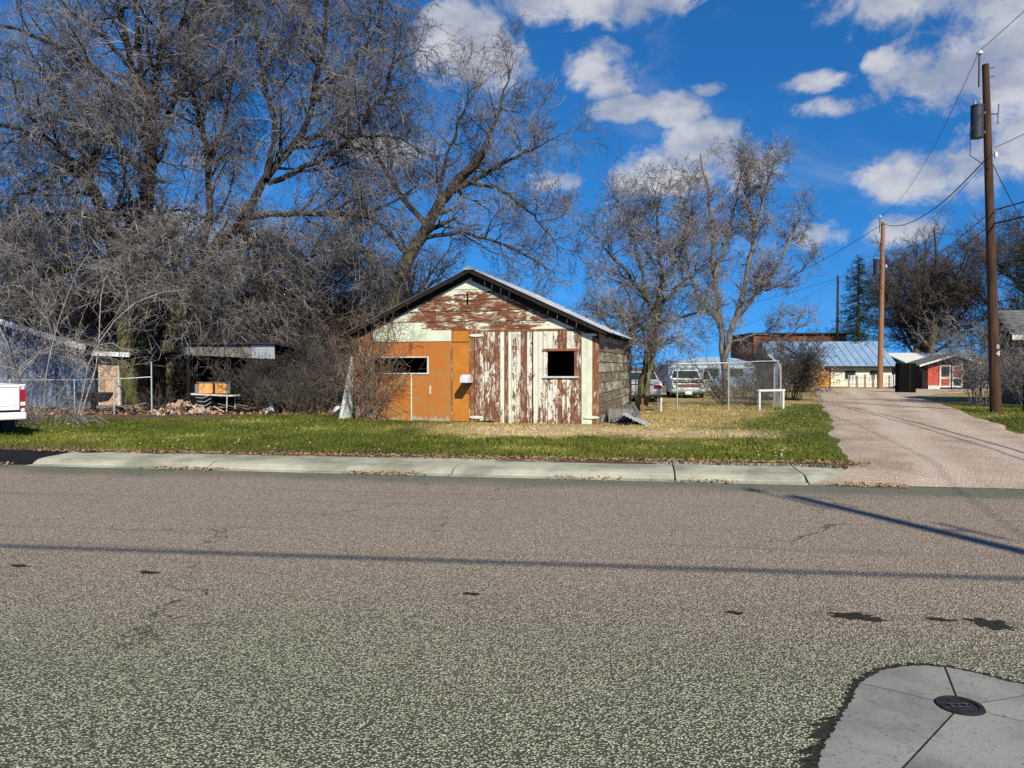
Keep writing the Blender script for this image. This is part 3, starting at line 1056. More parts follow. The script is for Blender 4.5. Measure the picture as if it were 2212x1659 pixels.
def garage():
    # lap boards of the gable
    rows = [2.60, 2.84, 3.13, 3.44, 3.73, 4.03, 4.205]
    for i, (z0, z1) in enumerate(zip(rows[:-1], rows[1:])):
        h0 = min((4.21 - z0) / SL, GC - .01)
        h1 = max(.012, (4.21 - z1) / SL)
        cutx = sorted([GC - h0 - .01] + ([1.95 + random.uniform(-.2, .6), 4.75 + random.uniform(-.5, .4)] if i < 4 else []) + [GC + h0 + .01])
        for a, b in zip(cutx[:-1], cutx[1:]):
            def clampx(x, h):
                return min(max(x, GC - h), GC + h)
            a0, b0, a1, b1 = clampx(a + .004, h0), clampx(b - .004, h0), clampx(a + .004, h1), clampx(b - .004, h1)
            if b0 - a0 < .05:
                continue
            yo = random.uniform(-.006, .006)
            MB().hexa([(a0, -.034 + yo, z0 - .012), (b0, -.034 + yo, z0 - .012), (b0, -.010, z0 - .012), (a0, -.010, z0 - .012)],
                      [(a1, -.014 + yo, z1), (b1, -.014 + yo, z1), (b1, .0, z1), (a1, .0, z1)]).build('lap_board', 'gable_paint', GAR)
    # wall behind the cladding, around the openings
    back = MB()
    for a in ((0, .50, .015, .09, 0, 2.55), (.50, 2.26, .015, .09, 0, 1.34), (.50, 2.26, .015, .09, 1.86, 2.55), (2.26, 5.63, .015, .09, 0, 2.55),
              (5.63, 6.46, .015, .09, 0, 1.30), (5.63, 6.46, .015, .09, 2.0, 2.55), (6.46, GW, .015, .09, 0, 2.55)):
        back.box(*a)
    back.prism([(0.0, 2.551), (GW, 2.551), (GC, 4.19)], 'y', .015, .09)
    back.build('wall', 'dark_wood', GAR)
    for sd in (-1, 1):  # dark board along each rake; its blackness also paints the overhang's shadow
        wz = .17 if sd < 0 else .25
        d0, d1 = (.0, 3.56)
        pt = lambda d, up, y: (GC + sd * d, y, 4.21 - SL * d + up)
        MB().hexa([pt(d0, -wz, -.052), pt(d1, -wz, -.052), pt(d1, -wz, -.036), pt(d0, -wz, -.036)], [pt(d0, .005, -.052), pt(d1, .005, -.052), pt(d1, .005, -.036), pt(d0, .005, -.036)]).build('rake_shade_board', 'dark_wood', GAR)
    # left bay
    bx('corner_board', 'corner_paint', GAR, -.02, .17, -.03, .012, 0, 2.50, jit=.004)
    bx('rough_board', 'corner_paint', GAR, .18, .40, -.022, .012, 0.03, 2.52, jit=.005)
    bx('rough_board', 'corner_paint', GAR, .405, .55, -.026, .012, 0.03, 2.54, jit=.005)
    bx('header_board', 'trim_paint', GAR, .555, 2.94, -.030, .012, 2.275, 2.585, jit=.003)
    for a in ((.555, 1.715, 0.02, 1.345), (.555, 1.715, 1.845, 2.268), (1.745, 2.25, .03, 1.345), (1.745, 2.25, 1.845, 2.268), (2.255, 2.925, .02, 2.268)):
        MB().box(a[0], a[1], -.012 + random.uniform(-.003, .003), .012, a[2], a[3]).build('panel', 'orange_panel', GAR)
    bx('batten', 'trim_paint', GAR, 1.712, 1.748, -.024, .010, .02, 1.345, jit=.004)
    bx('batten', 'rusty_wood', GAR, 1.712, 1.748, -.024, .010, 1.845, 2.27, jit=.004)
    bx('batten', 'corner_paint', GAR, 2.925, 2.962, -.028, .010, .0, 2.56, jit=.004)
    sl = bx('slot_void_panel', 'dark_void', GAR, .30, 2.46, .75, .76, 1.0, 2.1)  # black panel behind the slot, painting the dark of the interior
    for a in ((.50, 2.26, 1.815, 1.85), (.50, 2.26, 1.345, 1.38), (2.215, 2.255, 1.38, 1.815), (.50, .54, 1.38, 1.815)):
        MB().box(a[0], a[1], -.035, .09, a[2], a[3], jit=.003).build('window_frame', 'white_paint', sl)
    # narrow orange door
    dr = bx('narrow_door', 'orange_door', GAR, 2.968, 3.46, -.016, .012, .03, 2.235)
    bx('transom_panel', 'orange_door', GAR, 2.968, 3.46, -.014, .012, 2.27, 2.57)
    bx('rail', 'rusty_wood', GAR, 2.968, 3.46, -.028, .012, 2.237, 2.268)
    # board doors
    post = bx('door_post', 'corner_paint', GAR, 3.468, 3.61, -.03, .012, 0.02, 2.57, jit=.004)
    bx('door_lintel', 'corner_paint', GAR, 3.468, 7.02, -.03, .012, 2.535, 2.592, jit=.004)

    def leaf(name, xs, bots, tops):
        mb = MB()
        for a in ([(xs[0], xs[-1], .06, 2.5)] if xs[0] < 5 else [(xs[0], 5.63, .06, 2.5), (6.46, xs[-1], .06, 2.5), (5.63, 6.46, .06, 1.29), (5.63, 6.46, 2.01, 2.5)]):
            mb.box(a[0], a[1], .013, .0149, a[2], a[3])
        lf = mb.build(name, 'dark_wood', GAR)
        for a, b, z0, z1 in zip(xs[:-1], xs[1:], bots, tops):
            yo = random.uniform(-.010, .008)
            g = random.uniform(.003, .008)
            for s0, s1 in ([(z0, z1)] if not (a < 6.40 and b > 5.70) else [(z0, 1.235), (2.045, z1)]):
                MB().box(a + g, b - g, -.030 + yo, .010, s0, s1, jit=.004).build('board', 'door_paint', lf)
        return lf
    l1 = leaf('door_leaf', [3.63, 3.77, 3.91, 4.06, 4.22, 4.36, 4.48, 4.60, 4.69, 4.82, 4.95, 5.12, 5.27], [.05, .06, .06, .05, -.02, -.02, .03, -.02, -.03, -.02, -.02, -.03], [2.52] * 12)
    l2 = leaf('door_leaf', [5.30, 5.44, 5.575, 5.70, 5.85, 5.98, 6.10, 6.23, 6.34, 6.44, 6.62], [-.02, -.03, -.02, -.02, -.03, -.02, -.02, -.02, -.03, -.03], [2.52] * 10)
    for par, x0, x1, z in ((l1, 3.48, 3.90, 2.43), (l1, 3.47, 3.88, .15), (l2, 6.70, 7.12, .20), (l2, 6.66, 7.06, 2.41)):
        n = 20
        prof = [(x0 + (x1 - x0) * .5 + (x1 - x0) * .5 * math.copysign(abs(math.cos(2 * math.pi * k / n)) ** .8, math.cos(2 * math.pi * k / n)), z + .040 * math.sin(2 * math.pi * k / n)) for k in range(n)]
        MB().prism(prof, 'y', -.062, -.041).build('strap_hinge', 'trim_paint', par)
    # window in the right leaf; a black panel stands for the unlit interior
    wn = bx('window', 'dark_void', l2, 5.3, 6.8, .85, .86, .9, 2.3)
    bx('lintel', 'rusty_wood', wn, 5.57, 6.53, -.075, .09, 1.985, 2.05, jit=.004)
    bx('sill', 'white_paint', wn, 5.57, 6.56, -.085, .09, 1.255, 1.30, jit=.004)
    bx('apron', 'corner_paint', wn, 5.60, 6.52, -.050, .02, 1.232, 1.253)
    bx('jamb', 'white_paint', wn, 5.585, 5.648, -.048, .09, 1.302, 1.983, jit=.003)
    bx('jamb', 'corner_paint', wn, 6.445, 6.52, -.048, .09, 1.302, 1.983, jit=.003)
    # right trim and corner
    bx('trim_board', 'trim_paint', GAR, 6.635, 6.785, -.026, .012, 0.0, 2.53, jit=.003)
    bx('trim_board', 'trim_paint', GAR, 6.79, 6.925, -.030, .012, 0.0, 2.53, jit=.003)
    bx('corner_board', 'corner_paint', GAR, 6.93, 7.10, -.034, .012, -.02, 2.46, jit=.004)
    # side walls in wide lap boards
    for side, x in ((1, GW), (-1, 0.0)):
        z = 0.0
        k = 0
        while z < 2.45:
            z1 = min(z + .285, 2.50)
            cut = [0.01, 5.2 + random.uniform(-.02, .02) - (1.2 if k > 4 else 0), GD] if side > 0 else [.012, GD]
            for a, b in zip(cut[:-1], cut[1:]):
                d = random.uniform(-.006, .006)
                o0, o1 = (x + side * (.034 + d), x + side * .012)
                MB().hexa([(x - side * .02, a, z - .012), (o0, a, z - .012), (o0, b - .006, z - .012), (x - side * .02, b - .006, z - .012)],
                          [(x - side * .02, a, z1), (o1, a, z1), (o1, b - .006, z1), (x - side * .02, b - .006, z1)]).build('side_board', 'side_boards', GAR)
            z += .285
            k += 1
    rear = MB().box(0, GW, GD - .06, GD, 0, 2.5)
    rear.prism([(0, 2.501), (GW, 2.501), (GC, 4.16)], 'y', GD - .06, GD)
    rear.build('rear_wall', 'dark_wood', GAR)
    # roof: rafters and boards below, metal sheets above
    Y0, Y1 = -.29, GD + .35
    OV = .24
    for side in (-1, 1):
        def S(d, y, up):
            """d = distance out from the ridge horizontally"""
            return (GC + side * d, y, 4.21 - SL * d + up)
        D = GC + OV
        m = MB().hexa([S(.0, Y0 + .03, .01), S(D, Y0 + .03, .01), S(D, Y1, .01), S(0, Y1, .01)], [S(0, Y0 + .03, .055), S(D, Y0 + .03, .055), S(D, Y1, .055), S(0, Y1, .055)])
        deck = m.build('roof_deck', 'soffit_wood', GAR)
        m = MB().hexa([S(0, Y0 - .005, -.06), S(D + .01, Y0 - .005, -.06), S(D + .01, Y0 + .026, -.06), S(0, Y0 + .026, -.06)],
                      [S(0, Y0 - .005, .06), S(D + .01, Y0 - .005, .06), S(D + .01, Y0 + .026, .06), S(0, Y0 + .026, .06)])
        m.build('barge_board', 'dark_wood', deck)
        n = 11
        for i in range(n):
            y0 = Y0 - .03 + (Y1 - Y0 + .03) * i / n
            y1 = Y0 - .03 + (Y1 - Y0 + .03) * (i + 1) / n + .02
            m = MB()
            lift = .062 + .010 * (i % 2) + random.uniform(0, .006)
            dd = D + .05 + random.uniform(-.05, .05)
            m.hexa([S(-.0, y0, lift), S(dd, y0, lift), S(dd, y1, lift), S(0, y1, lift)], [S(0, y0, lift + .008), S(dd, y0, lift + .008), S(dd, y1, lift + .008), S(0, y1, lift + .008)])
            for r in range(4):
                yr = y0 + (y1 - y0) * (r + .5) / 4
                m.hexa([S(0, yr - .02, lift + .0082), S(dd, yr - .02, lift + .0082), S(dd, yr + .02, lift + .0082), S(0, yr + .02, lift + .0082)],
                       [S(0, yr - .008, lift + .026), S(dd, yr - .008, lift + .026), S(dd, yr + .008, lift + .026), S(0, yr + .008, lift + .026)])
            m.build('metal_sheet', 'roof_metal', deck)
        for y in np.arange(.35, GD, .61):
            m = MB().hexa([S(.04, y, -.10), S(D - .03, y, -.10), S(D - .03, y + .045, -.10), S(.04, y + .045, -.10)], [S(.04, y, .009), S(D - .03, y, .009), S(D - .03, y + .045, .009), S(.04, y + .045, .009)])
            m.build('rafter', 'soffit_wood', deck)
        for d in (.5, 1.15, 1.8, 2.45, 3.1):
            m = MB().hexa([S(d, Y0 + .03, -.05), S(d + .09, Y0 + .03, -.05), S(d + .09, .014, -.05), S(d, .014, -.05)], [S(d, Y0 + .03, .009), S(d + .09, Y0 + .03, .009), S(d + .09, .014, .009), S(d, .014, .009)])
            m.build('lookout', 'soffit_wood', deck)
    MB().prism([(GC - .16, 4.22), (GC + .16, 4.22), (GC + .14, 4.27), (GC, 4.335), (GC - .14, 4.27)], 'y', Y0 - .04, Y1 + .02).build('ridge_cap', 'roof_metal', GAR)
    for d in (.42, .62, .88, 1.12, 2.2, 2.46, 2.72, 2.98):  # pale slivers added in place of sunlight strips along the right rake
        z = 4.21 - SL * d
        MB().tube([(GC + d - .03, -.045, z - .20), (GC + d + .01, -.20, z - .12 + random.uniform(0, .05))], .010, 4).build('sun_sliver', 'trim_paint', GAR)
    bx('gable_slot', 'dark_void', GAR, 3.40, 3.445, -.040, -.034, 3.30, 3.62)
    bx('lock_plate', 'white_paint', GAR, 2.28, 2.325, -.03, -.012, .78, 1.02)
    # floor inside
    bx('floor', 'dark_wood', GAR, .05, GW - .05, .1, GD - .1, -.02, .015)


garage()


def mailbox():
    ang = math.atan2(-1.8, 6.85)
    root = thing('mailbox', 'white rounded mailbox mounted on the orange door of the garage', 'mailbox')
    root.location = Vector((-4.54, 22.4, .10)) + Matrix.Rotation(ang, 3, 'Z') @ Vector((3.47, -.031, 1.12))
    root.rotation_euler = (0, 0, ang)
    w, h = .11, .115
    prof = [(-w, 0), (w, 0), (w, h)] + [(w * math.cos(a), h + w * math.sin(a)) for a in [math.pi * k / 10 for k in range(1, 10)]] + [(-w, h)]
    MB().prism(prof, 'y', -.47, -.03).build('shell', 'mailbox_white', root)
    MB().prism([(x * 1.04, .004 + z * 1.0) for x, z in prof], 'y', -.486, -.471).build('door', 'mailbox_white', root)
    MB().prism([(-.10, -.14), (-.08, -.14), (.10, -.001), (-.10, -.001)], 'x', -.012, .012)
    m = MB()
    m.tube([(0, -.001, -.30), (0, -.28, -.005)], .014, 6)
    m.build('bracket', 'rusty_wood', root)
    m = MB().box(-.09, .09, -.46, -.0, -.022, -.001)
    m.build('shelf', 'grey_wood', root)
    m = MB().box(.112, .120, -.20, -.17, .08, .20)
    m.build('flag', 'lamp_red', root)


mailbox()
# ------------------------------------------------------------------ bare trees
def norm(v):
    return v / np.maximum(1e-9, np.linalg.norm(v, axis=-1, keepdims=True))


def tubes(pts, rad, S):
    B, N, _ = pts.shape
    tan = np.empty_like(pts)
    tan[:, 1:-1] = pts[:, 2:] - pts[:, :-2]
    tan[:, 0] = pts[:, 1] - pts[:, 0]
    tan[:, -1] = pts[:, -1] - pts[:, -2]
    tan = norm(tan)
    ref = np.where(np.abs(tan[:, :1, 2:3]) > .9, np.array([1., 0, 0]), np.array([0, 0, 1.]))
    e1 = norm(np.cross(tan, np.broadcast_to(ref, tan.shape)))
    e2 = np.cross(tan, e1)
    an = 2 * np.pi * np.arange(S) / S
    ring = e1[:, :, None, :] * np.cos(an)[None, None, :, None] + e2[:, :, None, :] * np.sin(an)[None, None, :, None]
    v = pts[:, :, None, :] + ring * rad[:, :, None, None]
    base = (np.arange(B) * N * S)[:, None, None] + (np.arange(N - 1) * S)[None, :, None]
    k = np.arange(S)[None, None, :]
    k2 = (np.arange(S) + 1) % S
    a, b = base + k, base + k2[None, None, :]
    f = np.stack([np.stack([a, b, b + S], -1), np.stack([a, b + S, a + S], -1)], -2)
    return v.reshape(-1, 3), f.reshape(-1, 3)


def spikes(pts, rad):
    """twig ends: one three sided tapering piece from the first to the last point"""
    B = len(pts)
    p0, p1 = pts[:, 0], pts[:, -1]
    t = norm(p1 - p0)
    e1 = norm(np.cross(t, np.where(np.abs(t[:, 2:3]) > .9, np.array([1., 0, 0]), np.array([0, 0, 1.]))))
    e2 = np.cross(t, e1)
    r = rad[:, :1]
    v = np.stack([p0 + e1 * r, p0 + (-.5 * e1 + .866 * e2) * r, p0 + (-.5 * e1 - .866 * e2) * r, p1], 1)
    b = (np.arange(B) * 4)[:, None]
    f = np.stack([b + [0, 1, 3], b + [1, 2, 3], b + [2, 0, 3]], 1)
    return v.reshape(-1, 3), f.reshape(-1, 3)


def tube_mesh(name, sets):
    vs, fs, n = [], [], 0
    for pts, rad, S in sets:
        if len(pts) == 0:
            continue
        v, f = tubes(pts, rad, S) if S > 1 else spikes(pts, rad)
        vs.append(v)
        fs.append(f + n)
        n += len(v)
    me = fast_mesh(name, np.concatenate(vs), np.concatenate(fs))
    return me


def limb(pts, r0, r1, n=16, wob=.05, seed=0):
    """smooth polyline through points -> one branch (1,n,3),(1,n)"""
    P = np.array(pts, float)
    d = np.concatenate([[0], np.cumsum(np.linalg.norm(np.diff(P, axis=0), axis=1))])
    u = np.linspace(0, d[-1], n)
    Q = np.stack([np.interp(u, d, P[:, k]) for k in range(3)], -1)
    for _ in range(2):
        Q[1:-1] = (Q[:-2] + 2 * Q[1:-1] + Q[2:]) / 4
    g = np.random.default_rng(seed + 100)
    w = g.normal(0, wob, Q.shape)
    w[0] = 0
    Q = Q + w
    return Q[None], np.linspace(r0, r1, n)[None]


def spawn(par, dens, L, ang=(30, 65), tmin=.2, n=5, wob=.10, trop=.05, rr=.45, rend=.35, taper=.55, rmin=.0, maxn=None, g=rng, up=0.0, cnt=None):
    """children along parents: dens per metre of parent, L=(lo,hi) metres"""
    pts, rad = par
    B, N, _ = pts.shape
    plen = np.linalg.norm(np.diff(pts, axis=1), axis=2).sum(1)
    k = plen * dens if cnt is None else np.full(B, cnt)
    k = np.floor(k + g.random(B)).astype(int)
    idx = np.repeat(np.arange(B), k)
    if maxn and len(idx) > maxn:
        idx = g.choice(idx, maxn, replace=False)
    M = len(idx)
    if M == 0:
        return np.zeros((0, n, 3)), np.zeros((0, n))
    t = tmin + (1 - tmin) * g.random(M) ** .85
    fi = t * (N - 1)
    i0 = np.minimum(fi.astype(int), N - 2)
    fr = (fi - i0)[:, None]
    p0 = pts[idx, i0] * (1 - fr) + pts[idx, i0 + 1] * fr
    r0 = rad[idx, i0] * (1 - fr[:, 0]) + rad[idx, i0 + 1] * fr[:, 0]
    tan = norm(pts[idx, i0 + 1] - pts[idx, i0])
    v = norm(g.normal(size=(M, 3)))
    perp = norm(v - (v * tan).sum(1, keepdims=True) * tan)
    a = np.radians(g.uniform(*ang, M))[:, None]
    d = np.cos(a) * tan + np.sin(a) * perp
    d[:, 2] += up
    d = norm(d)
    ln = g.uniform(*L, M) * (1 - taper * t)
    step = (ln / (n - 1))[:, None]
    out = np.empty((M, n, 3))
    out[:, 0] = p0
    for s in range(1, n):
        d = d + g.normal(0, wob, (M, 3))
        d[:, 2] += trop
        d = norm(d)
        out[:, s] = out[:, s - 1] + d * step
    r = np.maximum(rmin, np.minimum(r0 * .8, r0 * rr * g.uniform(.75, 1.25, M)))
    rad_o = r[:, None] * np.linspace(1, rend, n)[None]
    return out, np.maximum(rad_o, rmin * .6)


def join(*sets):
    """pad nothing: keep as list of (pts, rad)"""
    return [s for s in sets if len(s[0])]


def tree(name, label, limbs, levels, bark='bark_grey', twig='twig_grey', group=None, base=None, seed=1, leaves=None):
    """limbs: list of (pts, r0, r1) in world space; levels: spawn settings; trunk = limbs + first level, crown = the rest"""
    g = np.random.default_rng(seed)
    L0 = [limb(p, a, b, seed=seed * 50 + i, wob=.035 + .012 * min(2, len(p) / 6)) for i, (p, a, b) in enumerate(limbs)]
    origin = np.array(base if base is not None else limbs[0][0][0], float)
    P = np.concatenate([x[0] for x in L0])
    Rr = np.concatenate([x[1] for x in L0])
    P = P - origin
    par = (P, Rr)
    sets_tr = [(P, Rr, 10)]
    sets_cr = []
    allp = [par]
    for i, lv in enumerate(levels):
        lv = dict(lv)
        S = lv.pop('S', 3)
        src = lv.pop('src', -1)
        if i == 0 and len(P) > 1:
            ch = spawn((P[1:], Rr[1:]), g=g, **lv)
            few = dict(lv)
            few['dens'] = lv['dens'] * .35
            few['tmin'] = .35
            c2 = spawn((P[:1], Rr[:1]), g=g, **few)
            ch = (np.concatenate([ch[0], c2[0]]), np.concatenate([ch[1], c2[1]]))
        else:
            ch = spawn(allp[src], g=g, **lv)
        allp.append(ch)
        (sets_tr if S >= 5 else sets_cr).append((ch[0], ch[1], S))
    root = thing(name, label, 'tree', tuple(origin), 0, group)
    tm = tube_mesh('trunk', sets_tr)
    tm.polygons.foreach_set('use_smooth', [True] * len(tm.polygons))
    link_obj('trunk', tm, bark, root)
    if sets_cr:
        link_obj('crown', tube_mesh('crown', sets_cr), twig, root)
    if leaves:
        n, mat, size = leaves
        src = allp[-1][0]
        tips = src[g.integers(0, len(src), n), g.integers(1, src.shape[1], n)] + g.normal(0, .03, (n, 3))
        a = norm(g.normal(size=(n, 3)))
        b = norm(np.cross(a, g.normal(size=(n, 3))))
        sz = g.uniform(.5, 1.2, (n, 1)) * size
        v = np.stack([tips, tips + a * sz + b * sz * .5, tips + a * sz * 2, tips + a * sz - b * sz * .5], 1).reshape(-1, 3)
        lo = link_obj('withered_leaves', fast_mesh('withered_leaves', v, np.arange(4 * n).reshape(n, 4)), mat, root)
        lo['kind'] = 'stuff'
    return root


def W(pts, Y, dy=0.0):
    """photo polyline (2212 px wide space) at depth Y, drifting dy over its length"""
    out = []
    for i, p in enumerate(pts):
        yy = Y + dy * i / max(1, len(pts) - 1)
        out.append(q(p[0], p[1], yy))
    return out


def big_levels(scale=1.0, d1=1.8, d2=2.6, d3=3.8, d4=6.0, hang=-.10, m3=9000, m4=42000, l3=(.45, 1.35), l1=(1.5, 4.0), curtain=0):
    return [dict(dens=d1, L=l1, ang=(28, 72), tmin=.12, n=8, wob=.14, trop=.05, rr=.5, rend=.3, S=5, rmin=.020, taper=.45),
            dict(dens=d2, L=(.9, 2.4), ang=(28, 75), tmin=.1, n=5, wob=.18, trop=.03, rr=.55, rend=.4, S=3, rmin=.012, taper=.4),
            dict(dens=d3, L=l3, ang=(25, 65), tmin=.08, n=4, wob=.22, trop=hang * .5, rr=.6, rend=.5, S=3, rmin=.0075, taper=.3, maxn=m3),
            dict(dens=d4, L=(.22, .75), ang=(20, 65), tmin=.05, n=2, wob=.2, trop=hang, rr=.8, rend=.6, S=1, rmin=.0085, taper=.2, maxn=m4)] + ([dict(src=1, dens=curtain, L=(1.0, 3.4), ang=(50, 100), tmin=.15, n=7, wob=.13, trop=-.34, rr=.35, rend=.4, S=3, rmin=.0085, taper=.25),
            dict(src=5, dens=5.0, L=(.2, .6), ang=(20, 60), tmin=.1, n=2, trop=-.2, rr=.8, S=1, rmin=.008, taper=.2, maxn=26000)] if curtain else [])


# the dark stemmed tree, far left
t1 = [(W([(318, 880), (316, 770), (312, 660), (311, 560), (314, 460), (321, 370), (320, 300)], 31), .36, .25),
      (W([(320, 310), (302, 235), (285, 150), (265, 60), (252, -60), (240, -160)], 31, 1.5), .17, .05),
      (W([(318, 315), (312, 230), (300, 120), (292, 20), (286, -110)], 31, -1), .16, .05),
      (W([(322, 305), (334, 210), (345, 110), (352, 20), (362, -120)], 31, 1), .17, .05),
      (W([(300, 240), (252, 192), (185, 132), (105, 88), (25, 60), (-80, 36)], 31, -2.5), .14, .035),
      (W([(305, 300), (275, 235), (235, 215), (190, 222), (140, 250)], 31, -1.5), .10, .025),
      (W([(326, 330), (352, 262), (385, 190), (420, 110), (440, 10), (452, -90)], 31, 2), .12, .04),
      (W([(322, 480), (352, 460), (400, 448), (440, 470)], 31, -1), .07, .02),
      (W([(312, 430), (275, 440), (235, 470), (200, 520)], 31, -2), .07, .02),
      (W([(285, 150), (230, 90), (160, 30), (90, -40)], 31.3, -1.5), .09, .03),
      (W([(345, 110), (410, 40), (470, -30), (520, -110)], 31.5, 1), .09, .03)]
tree('tall_tree', 'tall bare tree with dark upright trunk and fanned stems beside the ribbed siding house', t1, big_levels(d3=4.0, d4=6.5, m3=10000, m4=48000), 'bark_dark', 'twig_grey', seed=3)

# leaning tree at far left with a heavy tangle of twigs
t0 = [(W([(285, 880), (275, 760), (262, 650), (252, 560), (236, 490), (205, 420), (170, 360)], 29.5, -1), .34, .20),
      (W([(170, 362), (130, 320), (80, 290), (20, 270), (-60, 262)], 28.5, -1.5), .14, .03),
      (W([(205, 420), (190, 330), (150, 250), (130, 170), (90, 110)], 28.6, 1), .12, .03),
      (W([(240, 500), (200, 470), (150, 452), (90, 470), (20, 520)], 29, -2.5), .12, .03),
      (W([(252, 560), (190, 560), (120, 600), (50, 640)], 29, -3), .10, .025),
      (W([(262, 640), (320, 610), (370, 600), (410, 640)], 29.3, -1.5), .08, .02),
      (W([(170, 360), (110, 380), (50, 420), (-30, 440)], 28.6, -2), .10, .03),
      (W([(236, 490), (270, 400), (260, 320), (230, 250)], 29, -1.5), .09, .02)]
tree('leaning_tree', 'leaning bare tree with a dark bent trunk and dense tangled twigs at the left edge', t0, big_levels(hang=-.42, d1=2.6, d2=3.3, d3=5.0, d4=8.0, m3=15000, m4=80000, l3=(.5, 1.8), curtain=3.2), 'bark_dark', 'twig_grey', seed=5)

# forked willow in the middle of the left group
t2 = [(W([(348, 880), (358, 790), (375, 715), (400, 640), (420, 590), (470, 525), (530, 470)], 31.5), .42, .20),
      (W([(420, 592), (440, 520), (458, 430), (452, 340), (430, 250), (410, 150), (400, 40), (395, -80)], 31.5, 1.5), .16, .04),
      (W([(530, 470), (560, 405), (600, 345), (650, 305), (678, 220), (698, 110), (706, -30), (712, -130)], 31.5, 1), .18, .05),
      (W([(535, 468), (620, 463), (720, 456), (780, 470), (850, 440), (900, 400)], 31.5, -1.5), .14, .03),
      (W([(575, 385), (600, 290), (575, 200), (560, 100), (545, -20), (540, -120)], 31.3, -1), .13, .04),
      (W([(650, 305), (720, 285), (800, 300), (860, 290), (910, 330)], 31.7, 1), .10, .025),
      (W([(580, 395), (640, 380), (700, 340), (760, 300), (820, 220), (850, 140), (862, 60)], 31.5, -1.5), .12, .03),
      (W([(470, 525), (540, 560), (620, 568), (700, 545), (760, 530), (840, 560)], 31.6, -2), .11, .025),
      (W([(678, 220), (740, 150), (800, 90), (830, 10), (850, -80)], 32, 1.5), .10, .03),
      (W([(530, 470), (545, 540), (580, 620), (600, 700)], 31.5, -2), .09, .02),
      (W([(452, 340), (490, 260), (500, 170), (520, 60), (530, -60)], 32, 1), .09, .03),
      (W([(400, 640), (440, 610), (480, 640), (520, 700)], 31, -2.5), .08, .02)]
tree('willow_tree', 'large forked bare willow with pale mossy trunk behind the rubble heap', t2, big_levels(hang=-.40, d1=2.0, d2=2.8, d3=4.6, d4=7.0, m3=16000, m4=75000, l3=(.5, 1.8), curtain=3.0), 'bark_grey', 'twig_grey', seed=8)

# tree rising behind the garage
t3 = [(W([(815, 800), (835, 690), (862, 600), (900, 520), (940, 455), (980, 405), (1040, 335)], 33), .36, .18),
      (W([(1040, 335), (1070, 270), (1090, 200), (1100, 150)], 33, 1), .12, .02),
      (W([(975, 412), (1050, 375), (1120, 335), (1190, 300)], 33, -1), .13, .02),
      (W([(920, 485), (860, 420), (810, 330), (790, 240), (800, 160)], 33, 1.5), .13, .025),
      (W([(1000, 392), (1090, 410), (1160, 470), (1210, 540)], 33, -2), .10, .02),
      (W([(945, 450), (960, 350), (1000, 250), (1010, 190)], 33, -1.5), .10, .02),
      (W([(900, 520), (980, 500), (1070, 520), (1150, 560), (1200, 590)], 33, -2), .10, .02),
      (W([(862, 600), (800, 560), (740, 560), (690, 600)], 33, -2), .10, .02),
      (W([(880, 560), (820, 480), (760, 430), (720, 400)], 33, 1), .10, .02)]
tree('spreading_tree', 'bare tree with thick limb slanting right above the garage ridge', t3, big_levels(hang=-.05, d1=2.1, d2=3.0, d3=4.6, d4=7.5, m3=11000, m4=60000, l1=(1.0, 3.0)), 'bark_grey', 'twig_grey', seed=13)

# tree right of the garage
t4 = [(W([(1388, 888), (1396, 820), (1405, 755), (1412, 700), (1420, 660)], 27.2), .24, .15),
      (W([(1418, 680), (1385, 625), (1340, 575), (1300, 530), (1275, 490)], 27.2, -1), .09, .015),
      (W([(1420, 662), (1428, 590), (1425, 510), (1415, 440), (1410, 405)], 27.2, 1), .10, .015),
      (W([(1420, 665), (1455, 625), (1500, 590), (1545, 550)], 27.2, -1), .09, .015),
      (W([(1408, 720), (1360, 690), (1310, 680), (1265, 650)], 27.2, -1.5), .07, .012),
      (W([(1412, 700), (1460, 690), (1510, 670), (1560, 690)], 27.2, 1.5), .07, .012),
      (W([(1422, 640), (1460, 560), (1490, 480), (1500, 420)], 27.2, 1), .08, .012),
      (W([(1400, 650), (1380, 560), (1360, 480), (1330, 430)], 27.2, 1.5), .08, .012),
      (W([(1392, 850), (1410, 770), (1440, 730), (1470, 740)], 27.0, -1), .06, .012)]
sm = [dict(dens=3.6, L=(.8, 2.1), ang=(28, 70), tmin=.12, n=7, wob=.16, trop=.06, rr=.45, rend=.3, S=5, rmin=.011, taper=.4),
      dict(dens=5.5, L=(.5, 1.3), ang=(28, 75), tmin=.1, n=5, wob=.22, trop=.04, rr=.55, rend=.4, S=3, rmin=.0075, taper=.35),
      dict(dens=7.5, L=(.25, .75), ang=(25, 75), tmin=.08, n=4, wob=.26, trop=.02, rr=.65, rend=.5, S=3, rmin=.0065, taper=.25, maxn=11000),
      dict(dens=9, L=(.12, .4), ang=(25, 75), tmin=.05, n=2, rr=.8, S=1, rmin=.008, taper=.2, maxn=50000)]
tree('fruit_tree', 'twiggy bare tree with a mossy trunk against the garage side wall', t4, sm, 'bark_grey', 'twig_grey', seed=17, leaves=(260, 'dead_leaf', .03))

